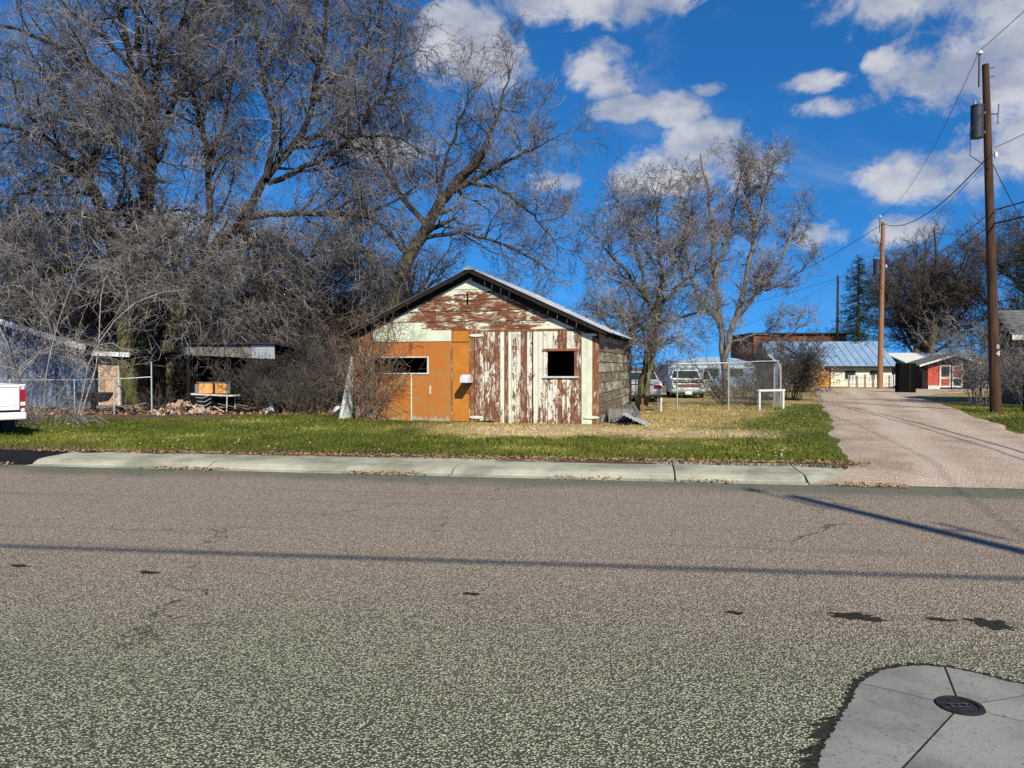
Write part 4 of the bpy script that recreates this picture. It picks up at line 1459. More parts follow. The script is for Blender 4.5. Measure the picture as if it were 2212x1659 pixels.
# tall tree with withered leaves
t5 = [(W([(1568, 860), (1566, 790), (1556, 700), (1545, 600), (1538, 500), (1530, 420), (1515, 335)], 41, 1), .20, .05),
      (W([(1562, 780), (1590, 690), (1612, 600), (1632, 500), (1655, 410), (1678, 330)], 41, -1), .16, .04),
      (W([(1590, 690), (1640, 630), (1690, 560), (1725, 480), (1740, 420)], 41, 1), .12, .025),
      (W([(1556, 700), (1510, 640), (1480, 560), (1475, 470), (1490, 400)], 41, -1), .12, .025),
      (W([(1545, 600), (1570, 520), (1590, 440), (1600, 370), (1605, 330)], 41, 1.5), .11, .02),
      (W([(1640, 630), (1700, 610), (1745, 570)], 41, -2), .07, .02),
      (W([(1580, 740), (1640, 720), (1700, 730), (1740, 700)], 41, -2), .07, .02),
      (W([(1632, 500), (1610, 430), (1620, 350)], 41, 1), .08, .02)]
t5l = [dict(dens=3.0, L=(.9, 2.2), ang=(22, 55), tmin=.15, n=7, wob=.14, trop=.12, rr=.42, rend=.3, S=5, rmin=.014, taper=.5),
       dict(dens=4.4, L=(.5, 1.4), ang=(25, 65), tmin=.1, n=5, wob=.2, trop=.08, rr=.55, rend=.4, S=3, rmin=.010, taper=.4),
       dict(dens=6.0, L=(.25, .8), ang=(25, 70), tmin=.1, n=3, wob=.24, trop=.03, rr=.65, rend=.5, S=3, rmin=.009, taper=.25, maxn=14000),
       dict(dens=8, L=(.15, .45), ang=(25, 75), tmin=.05, n=2, rr=.8, S=1, rmin=.012, taper=.2, maxn=50000)]
tree('poplar_tree', 'tall pale barked tree keeping withered leaves behind the old pickup', t5, t5l, 'bark_pale', 'twig_grey', seed=19, leaves=(2600, 'dead_leaf', .05))


# generic bare trees of the background
def generic(name, label, at, h, spread, seed, bark='bark_grey', twig='twig_dark', rmul=1.0):
    g = np.random.default_rng(seed)
    x, y = at
    base = np.array([x, y, .08])
    L = [([tuple(base), tuple(base + [g.normal(0, .2), g.normal(0, .2), h * .22]), tuple(base + [g.normal(0, .3), g.normal(0, .3), h * .42]), tuple(base + [g.normal(0, .5), 0, h * .70]), tuple(base + [g.normal(0, .6), 0, h * .97])], .026 * h, .004 * h)]
    for k in range(8):
        a = 2 * math.pi * k / 8 + g.normal(0, .3)
        z0 = h * g.uniform(.18, .55)
        r = spread * g.uniform(.6, 1.0)
        z1 = min(h * .98, z0 + h * g.uniform(.22, .45))
        p0 = base + [0, 0, z0]
        p2 = base + [math.cos(a) * r, math.sin(a) * r, z1]
        p1 = (p0 * .55 + p2 * .45) + [0, 0, -.03 * h + g.normal(0, .2)]
        L.append(([tuple(p0), tuple(p1), tuple(p2)], .011 * h, .003 * h))
    lv = [dict(dens=2.4, L=(.14 * h, .30 * h), ang=(25, 65), tmin=.2, n=7, wob=.15, trop=.07, rr=.45, rend=.3, S=5, rmin=.016 * rmul, taper=.4),
          dict(dens=3.2, L=(.07 * h, .16 * h), ang=(25, 70), tmin=.1, n=4, wob=.2, trop=.05, rr=.55, rend=.4, S=3, rmin=.012 * rmul, taper=.35),
          dict(dens=5.0, L=(.035 * h, .09 * h), ang=(25, 70), tmin=.1, n=2, rr=.65, S=1, rmin=.017 * rmul, taper=.25, maxn=45000)]
    return tree(name, label, L, lv, bark, twig, group='bare trees of the background', seed=seed)


ga = generic('background_tree', 'tall bare tree behind the tall black cabinet past the alley', (36.0, 66.0), 14.0, 4.6, 31)
gb = generic('background_tree', 'widest bare tree left of the near utility pole, behind the red shed', (43.5, 62.0), 17.5, 5.5, 37)
gc = generic('background_tree', 'bare tree with the broad low crown right behind the ribbed siding house', (-20.0, 44.0), 11.0, 5.0, 41, rmul=.8)


def replica(src, label, at, rz, s):
    o = copy_tree(src)
    o['label'] = label
    o.location = (at[0], at[1], .06)
    o.rotation_euler = (0, 0, rz)
    o.scale = (s, s, s)
    return o


replica(ga, 'bare tree seen right of the near utility pole above the grey roof', (49.0, 62.0), 2.0, 1.22)
replica(gb, 'bare tree standing between the second utility pole and the red shed, far back', (43.0, 82.0), 1.1, .86)
replica(gc, 'bare tree far behind the low open shed', (-14.0, 47.0), 1.7, 1.0)
replica(gc, 'bare tree far behind the gap between low shed and garage', (-6.5, 46.0), 3.9, .95)
replica(gc, 'low bare tree behind the rounded blue building, above the old pickup', (8.5, 56.0), 2.6, .72)
replica(gb, 'bare tree behind the blue roofed building right of the spruce', (40.0, 74.0), 2.9, .80)
replica(ga, 'bare tree behind the brown house at the right edge', (40.5, 52.0), .4, .85)
replica(gc, 'bare tree at the far left edge beyond the ribbed siding house', (-31.0, 47.0), 5.0, 1.1)


# sparse spruce by the far pole and dense evergreen at the right edge
def conifer(name, label, at, h, r, nwh, droop, seed, dense=1.0):
    g = np.random.default_rng(seed)
    root = thing(name, label, 'tree', (at[0], at[1], .08))
    P, Q = limb([(0, 0, 0), (.05, 0, h * .5), (0, 0, h)], .02 * h, .003 * h, seed=seed)
    tm = tube_mesh('trunk', [(P, Q, 8)])
    link_obj('trunk', tm, 'bark_dark', root)
    n = nwh
    zz = h * (.12 + .86 * (np.arange(n) / n)) + g.normal(0, .05, n)
    L = r * (1 - zz / h) ** .8 * g.uniform(.65, 1.15, n) + .15
    a = g.uniform(0, 2 * np.pi, n)
    k = np.linspace(0, 1, 6)
    pts = np.stack([np.cos(a)[:, None] * L[:, None] * k, np.sin(a)[:, None] * L[:, None] * k, zz[:, None] + L[:, None] * (-droop * k + .7 * droop * k ** 2.2)], -1)
    rad = np.linspace(.030, .010, 6)[None] * np.ones((n, 1))
    tw = spawn((pts, rad), 7.0 * dense, (.25, .6), (30, 75), .08, 3, .1, -.12, .6, .5, .3, rmin=.012, g=g)
    tw2 = spawn(tw, 9.0 * dense, (.08, .2), (20, 70), .05, 3, .1, -.1, .8, .6, .2, rmin=.011, g=g)
    link_obj('crown', tube_mesh('crown', [(pts, rad, 4), (tw[0], tw[1], 3), (tw2[0], tw2[1], 3)]), 'needle', root)
    return root


conifer('spruce_tree', 'thin drooping spruce between the two farther utility poles', q(1852, 832, 66)[:2], 11.2, 3.5, 230, .45, 51, 1.3)
conifer('evergreen_tree', 'dense dark evergreen at the right edge behind the grey roofed house', (36.2, 54.0), 11.5, 3.0, 190, .25, 53, 1.2)


# shrubs
def shrub(name, label, at, h, r, n, twig, seed, cane=.014, arch=-.05, dens=(5.0, 7.0), tw=.005, maxn=16000, lean=(0, 0)):
    g = np.random.default_rng(seed)
    root = thing(name, label, 'shrub', (at[0], at[1], .09))
    a = g.uniform(0, 2 * np.pi, n)
    rr = r * np.sqrt(g.random(n))
    p0 = np.stack([np.cos(a) * rr * .45, np.sin(a) * rr * .45, np.zeros(n)], -1)
    d = norm(np.stack([np.cos(a) * rr / r * .8 + lean[0], np.sin(a) * rr / r * .8 + lean[1], np.full(n, h / r * .55 + .3)], -1))
    L = h * g.uniform(.65, 1.2, n)
    N = 8
    pts = np.empty((n, N, 3))
    pts[:, 0] = p0
    for s in range(1, N):
        d = norm(d + g.normal(0, .09, (n, 3)) + np.array([0, 0, arch * s * .5]))
        pts[:, s] = pts[:, s - 1] + d * (L / (N - 1))[:, None]
    rad = np.linspace(cane, cane * .4, N)[None] * g.uniform(.7, 1.3, (n, 1))
    c1 = spawn((pts, rad), dens[0], (.18 * h, .42 * h), (25, 70), .15, 5, .18, arch * .6, .55, .4, .4, rmin=tw * 1.2, g=g)
    c2 = spawn(c1, dens[1], (.08 * h, .22 * h), (25, 70), .1, 3, .22, arch * .4, .7, .5, .3, rmin=tw, g=g, maxn=maxn)
    c3 = spawn(c2, dens[1] * 1.3, (.05 * h, .13 * h), (25, 75), .1, 2, .22, 0, .8, .5, .3, rmin=tw * 1.4, g=g, maxn=maxn * 2)
    for P in (pts, c1[0], c2[0], c3[0]):
        P[..., 2] = np.maximum(P[..., 2], .01)
    link_obj('stems', tube_mesh('stems', [(pts, rad, 5)]), twig, root)
    link_obj('twigs', tube_mesh('twigs', [(c1[0], c1[1], 3), (c2[0], c2[1], 3), (c3[0], c3[1], 1)]), twig, root)['kind'] = 'stuff'
    return root


shrub('bramble_bush', 'sprawling pale bramble beside the white pickup at the left', (-12.3, 20.4), 1.25, 1.6, 40, 'twig_grey', 61, .010, -.22, (3.0, 4.0))
shrub('cane_bush', 'tall pale arching canes in front of the ribbed siding house', (-13.6, 23.8), 6.4, 3.4, 6, 'twig_pale', 62, .018, -.10, (1.6, 3.0), lean=(.25, .1))
shrub('cane_bush', 'thicket of long bare canes behind the white pickup', (-17.0, 24.2), 5.4, 2.8, 6, 'twig_pale', 63, .018, -.09, (1.8, 3.0))
shrub('round_bush', 'rounded dense bare bush at the end of the chain link pen by the alley', (12.9, 36.0), 2.7, 1.25, 60, 'twig_dark', 64, .014, -.02, (5.0, 6.5), .006)
shrub('hedge_bush', 'dark bare bush filling the chain link pen', (9.3, 31.5), 2.1, 1.9, 60, 'twig_dark', 65, .012, -.03, (5.0, 6.0))
shrub('hedge_bush', 'dark low bush left of the old pickup behind the garage tree', (6.1, 37.5), 2.2, 1.8, 46, 'twig_dark', 66, .014, -.03, (4.0, 5.0))
shrub('pole_bush', 'tangled bare bush left of the near utility pole', (19.3, 31.6), 3.4, 1.15, 34, 'twig_grey', 67, .014, -.05, (3.5, 5.0))
shrub('pole_bush', 'bare bush right of the near utility pole against the brown house', (20.2, 29.2), 2.6, 1.7, 46, 'twig_grey', 68, .012, -.05, (3.5, 5.0))
for i, (x, y, h, r, lab) in enumerate([(-13.0, 33.6, 2.6, 1.6, 'dark bare brush behind the willow and leaning tree trunks'), (-12.4, 27.0, .9, .9, 'low brush left of the rubble heap under the willow'),
                                       (-7.7, 29.0, 3.0, 1.9, 'tall dark brush right of the low open shed'), (-6.2, 27.2, 2.4, 1.5, 'dark brush between low shed and garage'),
                                       (-5.4, 31.5, 3.4, 1.8, 'high brush behind the left corner of the garage'), (-9.6, 31.6, 3.6, 2.0, 'high brush behind the low open shed'),
                                       (-12.0, 33.5, 4.0, 2.2, 'high brush behind the willow trunk'), (-8.0, 26.4, 1.9, 1.3, 'tangled brush in front of the dark shed boards'),
                                       (-6.9, 25.4, 1.5, 1.1, 'low dark brush over the scattered boards'), (-9.6, 27.2, 1.8, 1.0, 'thin brush hanging over the orange hutch')]):
    shrub('brush', lab, (x, y), h, r, 44, 'twig_dark', 70 + i, .013, -.05, (3.8, 5.0), .0055, 12000)


th0 = shrub('thicket', 'tall dark thicket behind the ribbed siding house, leftmost of the back row', (-24.5, 39.0), 6.5, 3.2, 70, 'twig_dark', 88, .022, -.04, (2.6, 3.4), .010, 26000)
th0['group'] = 'dark thickets of the back row'
for lab, x, y, rz, s in (('dark thicket behind the porch of the ribbed siding house', -20.0, 40.0, 1.0, 1.0), ('dark thicket behind the leaning tree', -16.0, 38.5, 2.2, .95),
                         ('dark thicket behind the willow and low shed', -12.2, 39.5, 3.1, 1.0), ('dark thicket behind the brush right of the low shed', -8.4, 38.5, 4.2, .9),
                         ('dark thicket just behind the garage, rightmost of the back row', -4.6, 40.0, 5.3, .8)):
    o = copy_tree(th0)
    o['label'] = lab
    o.location = (x, y, .08)
    o.rotation_euler = (0, 0, rz)
    o.scale = (s, s, s)


def vine():
    g = np.random.default_rng(91)
    root = thing('climbing_vine', 'leafless vine climbing the left corner of the garage front', 'vine', (-4.54, 22.4, .10), math.atan2(-1.8, 6.85))
    n = 40
    x0 = g.uniform(-.05, .70, n)
    N = 14
    P = np.empty((n, N, 3))
    P[:, 0] = np.stack([x0, np.full(n, -.06), np.zeros(n)], -1)
    d = np.stack([g.normal(.0, .15, n), np.zeros(n), np.ones(n)], -1)
    L = g.uniform(1.4, 3.7, n)
    for s in range(1, N):
        d = norm(d + g.normal(0, .22, (n, 3)) * [1, .35, .6] + [0, 0, .08])
        P[:, s] = P[:, s - 1] + d * (L / (N - 1))[:, None]
    P[..., 1] = np.clip(P[..., 1], -.28, -.045)
    rad = np.linspace(.013, .005, N)[None] * g.uniform(.6, 1.4, (n, 1))
    a = spawn((P, rad), 3.0, (.5, 1.6), (30, 85), .1, 7, .25, -.03, .6, .5, .2, rmin=.0045, g=g)
    b = spawn(a, 5.0, (.12, .5), (30, 85), .1, 5, .3, -.04, .7, .6, .2, rmin=.0035, g=g)
    for A in (a[0], b[0]):
        A[..., 1] = np.clip(A[..., 1], -.45, -.042)
        A[..., 2] = np.clip(A[..., 2], .02, 3.6)
    link_obj('stems', tube_mesh('stems', [(P, rad, 5)]), 'vine_brown', root)
    link_obj('twigs', tube_mesh('twigs', [(a[0], a[1], 3), (b[0], b[1], 3)]), 'vine_brown', root)['kind'] = 'stuff'


vine()
# ------------------------------------------------------------------ utility poles and lines
def cyl(m, x, y, z0, z1, r, n=16):
    m.prism([(x + r * math.cos(2 * math.pi * k / n), y + r * math.sin(2 * math.pi * k / n)) for k in range(n)], 'z', z0, z1)
    return m


def digit(ch, size, loc, parent, mat):
    cu = bpy.data.curves.new('number_outline', 'FONT')
    cu.body = ch
    cu.size = size
    cu.extrude = .004
    cu.align_x = 'CENTER'
    cu.materials.append(MATS[mat])
    tmp = bpy.data.objects.new('number_outline', cu)
    COL.objects.link(tmp)
    dg = bpy.context.evaluated_depsgraph_get()
    me = bpy.data.meshes.new_from_object(tmp.evaluated_get(dg))
    me.name = 'number_tag'
    bpy.data.objects.remove(tmp)
    o = bpy.data.objects.new('number_tag', me)
    COL.objects.link(o)
    o.parent = parent
    o.location = loc
    o.rotation_euler = (R(90), 0, 0)
    return o


def pole(label, base, top, r0, r1, mat, transformer=None, tags=False, gear=True):
    root = thing('utility_pole', label, 'utility pole', base, 0, 'wooden utility poles')
    h = top[2] - base[2]
    dx, dy = top[0] - base[0], top[1] - base[1]
    n = 14
    m = MB()
    m.tube([(dx * k / n, dy * k / n, h * k / n) for k in range(n + 1)], [r0 + (r1 - r0) * k / n for k in range(n + 1)], 14)
    m.build('shaft', mat, root, smooth=False)
    at = lambda z: (dx * z / h, dy * z / h)
    if transformer:
        side, z0, z1, r = transformer
        x, y = at((z0 + z1) / 2)
        tx = x + side * (r1 + .06 + r)
        m = cyl(MB(), tx, y - .04, z0, z1, r, 20)
        t = m.build('transformer', 'transformer_grey', root)
        cyl(MB(), tx, y - .04, z1 + .001, z1 + .05, r * 1.06, 20).build('lid', 'transformer_grey', t)
        for k in (-1, 1):
            cyl(MB(), tx + k * r * .45, y - .04, z1 + .051, z1 + .20, .045, 10).build('bushing', 'grey_porcelain', t)
        for zz in (z0 + .2, z1 - .2):
            MB().box(min(x, tx) + .0, max(x, tx), y - .07, y - .01, zz - .04, zz + .04).build('bracket', 'hardware', t)
        MB().tube([(tx - side * .0, y - .28, z0 + .75), (tx + side * .32, y - .2, z0 + .2), (tx + side * .26, y - .1, z0 - .6), (x, y - .16, z0 - 1.05)], .014, 6).build('lead', 'wire', t)
    if gear:
        x, y = at(h)
        MB().box(x - r1 - .12, x - r1 - .08, y - .03, y + .03, h - .75, h + .35).build('ridge_pin', 'hardware', root)
        m = cyl(MB(), x - r1 - .10, y, h + .351, h + .42, .10, 14)
        cyl(m, x - r1 - .10, y, h + .421, h + .47, .06, 14)
        m.build('insulator', 'porcelain', root)
        x2, y2 = at(h - 1.5)
        MB().tube([(x2 + r1 + .25, y2 - .05, h - 2.0), (x2 + r1 + .28, y2 - .05, h - 1.35)], .035, 8).build('fuse_cutout', 'grey_porcelain', root)
        MB().box(x2, x2 + r1 + .24, y2 - .06, y2 - .02, h - 1.7, h - 1.66).build('cutout_arm', 'hardware', root)
        for zz in (h - .15, h - .45):
            MB().tube([(x, y, zz), (x + r1 + .18, y - .05, zz + .04)], .015, 6).build('bolt', 'hardware', root)
        x3, y3 = at(h - 3.1)
        cyl(MB(), x3 + r1 + .12, y3 - .05, h - 3.15, h - 2.98, .055, 10).build('spool_insulator', 'porcelain', root)
        MB().box(x3, x3 + r1 + .11, y3 - .07, y3 - .03, h - 3.1, h - 3.06).build('spool_clevis', 'hardware', root)
    if tags:
        x, y = at(2.2)
        digit('0', .20, (x + .02, y - r0 - .006, 2.17), root, 'porcelain')
        digit('4', .26, (x + .03, y - r0 - .008, 1.92), root, 'porcelain')
    return root


P1B, P1T = (16.45, 26.12, .10), (16.05, 26.3, 11.9)
P2B, P2T = (25.75, 53.8, .10), (25.85, 53.8, 11.75)
P3B = (*q(1808, 832, 72)[:2], .08)
P3T = (P3B[0], 72, 10.2)
PAB, PAT = (8.40, -4.72, .05), (8.40, -4.72, 11.95)
PBB, PBT = (-33.0, 1.4, .05), (-33.0, 1.4, 11.5)
PCB, PCT = (50.0, -10.9, .05), (50.0, -10.9, 11.5)
pole('tall dark utility pole with transformer and number tags at the right', P1B, P1T, .180, .108, 'pole_wood', (-1, 9.3, 10.35, .20), True)
pole('orange brown utility pole with small transformer farther along the alley', P2B, P2T, .20, .13, 'pole_wood_pale', (-1, 8.0, 9.0, .22))
pole('farthest thin dark utility pole left of the spruce', P3B, P3T, .15, .10, 'pole_wood', None, gear=False)
pole('utility pole behind the viewer throwing its shadow across the street at right', PAB, PAT, .16, .10, 'pole_wood', None)
pole('utility pole left of the viewer carrying the cable shadow along the street', PBB, PBT, .20, .13, 'pole_wood', None, gear=False)
pole('utility pole far right of the viewer on the near side of the street', PCB, PCT, .20, .13, 'pole_wood', None, gear=False)


def wire(label, a, b, sag, r=.011, name='power_line'):
    a, b = Vector(a), Vector(b)
    n = 28
    pts = [a.lerp(b, k / n) - Vector((0, 0, sag * 4 * (k / n) * (1 - k / n))) for k in range(n + 1)]
    o = MB().tube([p - a for p in pts], r, 5).build(name, 'wire')
    o.location = a
    tag(o, label, 'wire', 'overhead lines')
    return o


topi = lambda T: (T[0] - .22, T[1], T[2] + .45)
wire('thin top wire from the near pole to the second pole', topi(P1T), topi(P2T), 1.1, .010)
wire('thick cable from below the near transformer to the second pole top', (16.1, 26.2, 8.75), (25.8, 53.7, 11.6), .9, .022)
wire('thin wire from the near pole sagging low towards the far pole', (16.1, 26.2, 8.6), (P3T[0], 72, 9.6), 1.0, .009)
wire('cable from the second pole top to the buildings behind the leafy tree', (25.8, 53.8, 11.6), (9.0, 60.0, 4.6), 1.2, .022)
wire('upper thin wire from the second pole to the left behind the tree', (25.7, 53.8, 8.9), (11.0, 64.0, 5.2), .5, .012)
wire('lower thin wire from the second pole passing the farthest pole', (25.7, 53.8, 8.0), (P3T[0], 72, 9.7), .5, .012)
wire('thin wire from the farthest pole to the rounded blue building', (P3T[0], 72, 9.9), (16.0, 63.0, 4.0), .5, .012)
wire('upper telephone cable between near and second pole', (16.25, 26.1, 6.95), (25.75, 53.7, 7.3), .35, .016)
wire('lower telephone cable between near and second pole', (16.25, 26.1, 6.50), (25.75, 53.7, 6.8), .35, .014)
wire('top wire crossing the street from the near pole', topi(P1T), topi(PAT), .8, .011)
wire('neutral wire crossing the street from the near pole', (16.30, 26.15, 9.05), (8.5, -4.7, 9.4), 1.0, .011)
wire('upper telephone cable crossing the street from the near pole', (16.3, 26.1, 6.95), (8.5, -4.6, 7.2), .9, .022)
wire('lower telephone cable crossing the street from the near pole', (16.3, 26.1, 6.50), (8.5, -4.6, 6.7), .9, .030)
wire('service drop from the near pole to the brown house', (16.25, 26.15, 8.5), (23.6, 31.5, 3.9), .5, .014)
wire('heavy cable along the near side of the street, left span', (8.40, -4.72, 8.7), (-33.0, 1.4, 8.7), .25, .034)
wire('heavy cable along the near side of the street, right span', (8.40, -4.72, 8.7), (50.0, -10.9, 8.7), .25, .034)


# ------------------------------------------------------------------ the other buildings
def siding_house():
    h = thing('siding_house', 'blue grey house with ribbed metal siding and white sloping eave at left', 'house', (-16.15, 29.0, .09), R(-8))
    sl = .285
    zt = lambda x: 2.40 - sl * x
    x = -7.2
    while x < -.02:
        x1 = min(x + .40, 0)
        m = MB().prism([(x + .004, .0), (x1 - .004, .0), (x1 - .004, zt(x1) - .04), (x + .004, zt(x) - .04)], 'y', 0, .03)
        m.prism([(x + .02, .0), (x + .07, .0), (x + .07, zt(x + .07) - .05), (x + .02, zt(x + .02) - .05)], 'y', -.055, -.0005)
        m.build('siding_panel', 'blue_siding', h)
        x = x1
    MB().prism([(-7.2, 0), (0, 0), (0, zt(0) - .06), (-7.2, zt(-7.2) - .06)], 'y', .035, 4).build('wall', 'blue_siding', h)
    rf = MB().hexa([(-7.5, -.4, zt(-7.5)), (.38, -.4, zt(.38)), (.38, 4.3, zt(.38)), (-7.5, 4.3, zt(-7.5))], [(-7.5, -.4, zt(-7.5) + .06), (.38, -.4, zt(.38) + .06), (.38, 4.3, zt(.38) + .06), (-7.5, 4.3, zt(-7.5) + .06)]).build('roof', 'dark_shingle', h)
    MB().hexa([(-7.5, -.45, zt(-7.5) - .12), (.40, -.45, zt(.40) - .12), (.40, -.402, zt(.40) - .12), (-7.5, -.402, zt(-7.5) - .12)], [(-7.5, -.45, zt(-7.5) + .09), (.40, -.45, zt(.40) + .09), (.40, -.402, zt(.40) + .09), (-7.5, -.402, zt(-7.5) + .09)]).build('fascia', 'fascia_white', rf)
    for k in range(26):  # row of small white pieces hanging below the fascia
        xx = .3 - k * .17
        d = .10 + .09 * (k % 3)
        MB().box(xx, xx + .03, -.43, -.41, zt(xx) - .12 - d, zt(xx) - .122).build('fringe_piece', 'white_paint', rf)
    # lean-to entry at the right
    a = MB().hexa([(-.5, .15, 2.12), (1.75, .15, 2.02), (2.6, 5.0, 2.30), (-.5, 5.0, 2.75)], [(-.5, .15, 2.17), (1.75, .15, 2.07), (2.6, 5.0, 2.35), (-.5, 5.0, 2.80)]).build('porch_roof', 'dark_shingle', h)
    MB().hexa([(-.55, .10, 2.03), (1.80, .10, 1.93), (1.80, .148, 1.93), (-.55, .148, 2.03)], [(-.55, .10, 2.20), (1.80, .10, 2.10), (1.80, .148, 2.10), (-.55, .148, 2.20)]).build('porch_fascia', 'fascia_white', a)
    for k in range(5):
        MB().box(.03 + k * .34, .36 + k * .34, .60, .63, 0, 2.03, jit=.003).build('entry_board', 'dark_wood', h)
    for k in range(10):
        y0 = .62 + k * .42
        MB().hexa([(1.74, y0, 0), (1.77, y0, 0), (1.77, y0 + .41, 0), (1.74, y0 + .41, 0)], [(1.74, y0, 2.02), (1.77, y0, 2.02), (1.77, y0 + .41, 2.04), (1.74, y0 + .41, 2.04)]).build('side_plank', 'dark_wood', h)
    d = bx('door', 'plywood', h, .30, 1.05, .50, .55, .10, 1.90)
    bx('handle', 'galvanised', d, .36, .40, .46, .50, .95, 1.05)
    for a0, a1 in ((.24, .298), (1.052, 1.12)):
        bx('door_jamb', 'white_paint', d, a0, a1, .49, .60, .1, 1.94)
    bx('porch_post', 'yellow_wood', h, -.16, -.02, .2, .34, 0, 1.92)
    bx('porch_step', 'grey_wood', h, -.9, 1.6, -.6, .48, 0, .09)
    return h


siding_house()


def open_shed():
    h = thing('open_shed', 'low dark open shed with pale corrugated fascia beneath the willow', 'shed', (-11.6, 27.6, .09), R(-8))
    w, d = 3.2, 3.2
    for x in (0, 1.5, w):
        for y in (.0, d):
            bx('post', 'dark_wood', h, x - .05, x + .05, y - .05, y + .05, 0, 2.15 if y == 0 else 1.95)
    k = 0
    x = -.1
    while x < w + .05:
        m = MB().hexa([(x, -.12, 1.99 - .045 * x), (x + .28, -.12, 1.99 - .045 * (x + .28)), (x + .28, -.095, 1.99 - .045 * (x + .28)), (x, -.095, 1.99 - .045 * x)], [(x, -.14, 2.34), (x + .28, -.14, 2.34), (x + .28, -.115, 2.34), (x, -.115, 2.34)])
        m.build('fascia_panel', 'galvanised' if k > 8 else 'grey_wood', h)
        x += .285
        k += 1
    MB().hexa([(-.2, -.25, 2.36), (w + .2, -.25, 2.36), (w + .2, d + .2, 2.05), (-.2, d + .2, 2.05)], [(-.2, -.25, 2.42), (w + .2, -.25, 2.42), (w + .2, d + .2, 2.11), (-.2, d + .2, 2.11)]).build('roof', 'dark_shingle', h)
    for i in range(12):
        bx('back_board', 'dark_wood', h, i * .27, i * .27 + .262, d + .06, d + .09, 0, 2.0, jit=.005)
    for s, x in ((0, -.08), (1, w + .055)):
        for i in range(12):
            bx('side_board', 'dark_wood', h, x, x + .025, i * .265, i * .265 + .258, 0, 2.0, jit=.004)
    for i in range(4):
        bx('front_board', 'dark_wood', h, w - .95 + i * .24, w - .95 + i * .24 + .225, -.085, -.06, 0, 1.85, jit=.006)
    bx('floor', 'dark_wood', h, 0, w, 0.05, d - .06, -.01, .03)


open_shed()


def plank_backdrop():  # added planks, near black, to give the brush a shaded background
    h = thing('plank_backdrop', 'dark plank fence added as a shaded backdrop between low shed and garage', 'fence', (-8.4, 31.6, .08), R(-6))
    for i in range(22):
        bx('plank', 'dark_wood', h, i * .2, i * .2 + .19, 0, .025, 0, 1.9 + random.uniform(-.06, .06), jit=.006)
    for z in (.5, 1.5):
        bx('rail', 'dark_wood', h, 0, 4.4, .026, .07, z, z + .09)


plank_backdrop()


def corrugated_roof(parent, name, mat, x0, x1, y0, z0, y1, z1, step=.6):
    n = int((x1 - x0) / step)
    for i in range(n):
        a = x0 + (x1 - x0) * i / n
        b = x0 + (x1 - x0) * (i + 1) / n - .012
        m = MB().hexa([(a, y0, z0), (b, y0, z0), (b, y1, z1), (a, y1, z1)], [(a, y0, z0 + .03), (b, y0, z0 + .03), (b, y1, z1 + .03), (a, y1, z1 + .03)])
        m.hexa([(a + .02, y0, z0 + .031), (a + .10, y0, z0 + .031), (a + .10, y1, z1 + .031), (a + .02, y1, z1 + .031)], [(a + .04, y0, z0 + .075), (a + .08, y0, z0 + .075), (a + .08, y1, z1 + .075), (a + .04, y1, z1 + .075)])
        m.build(name, mat, parent)


def blue_building():
    h = thing('blue_roof_building', 'long low building with blue metal roof and orange door at the alley end', 'building', (18.0, 61.5, .0), R(-4))
    for i in range(3, 12):
        a = i * 1.0
        if i == 6:
            continue
        bx('wall_panel', 'cream_wall', h, a, a + .985, 0, .05, 0, 1.85)
    corrugated_roof(h, 'roof_sheet', 'blue_roof', 2.7, 12.3, -.5, 1.72, 3.4, 3.75)
    corrugated_roof(h, 'roof_sheet', 'blue_roof', 2.7, 12.3, 7.3, 1.72, 3.41, 3.75)
    d = bx('door', 'orange_wall', h, 5.60, 7.18, -.06, -.01, .05, 1.45)
    bx('handle', 'galvanised', d, 7.0, 7.06, -.1, -.06, .7, .8)
    bx('door_frame', 'dark_wood', d, 7.185, 7.28, -.07, -.005, 0, 1.55)
    bx('door_head', 'dark_wood', d, 5.55, 7.183, -.07, -.005, 1.452, 1.55)
    bx('eave_board', 'dark_wood', h, 2.7, 12.3, -.47, -.42, 1.60, 1.715)
    bx('rear_wall', 'cream_wall', h, 3, 12, 7.0, 7.05, 0, 1.85)
    for a in (4.2, 8.4, 10.3):
        w = bx('window', 'vehicle_glass', h, a, a + .8, -.03, -.001, .7, 1.35)
        bx('sill', 'white_paint', w, a - .05, a + .85, -.06, -.031, .64, .70)
    MB().prism([(-.0, 1.86), (7, 1.86), (3.4, 3.7)], 'x', 2.95, 2.999).build('gable', 'cream_wall', h)
    MB().prism([(-.0, 1.86), (7, 1.86), (3.4, 3.7)], 'x', 11.95, 12.0).build('gable', 'cream_wall', h)


blue_building()


def barn():
    h = thing('brown_barn', 'brown metal sided barn rising behind the blue roof', 'barn', (27.0, 86.0, -.05), 0)
    for i in range(13):
        bx('wall_panel', 'brown_roof', h, i * .8, i * .8 + .785, 0, .06, 0, 5.35)
    MB().box(0, 10.4, .07, 9, 0, 5.3).build('wall', 'brown_roof', h)
    MB().box(-.3, 10.7, -.3, 9.3, 5.37, 5.52).build('roof', 'dark_shingle', h)


barn()


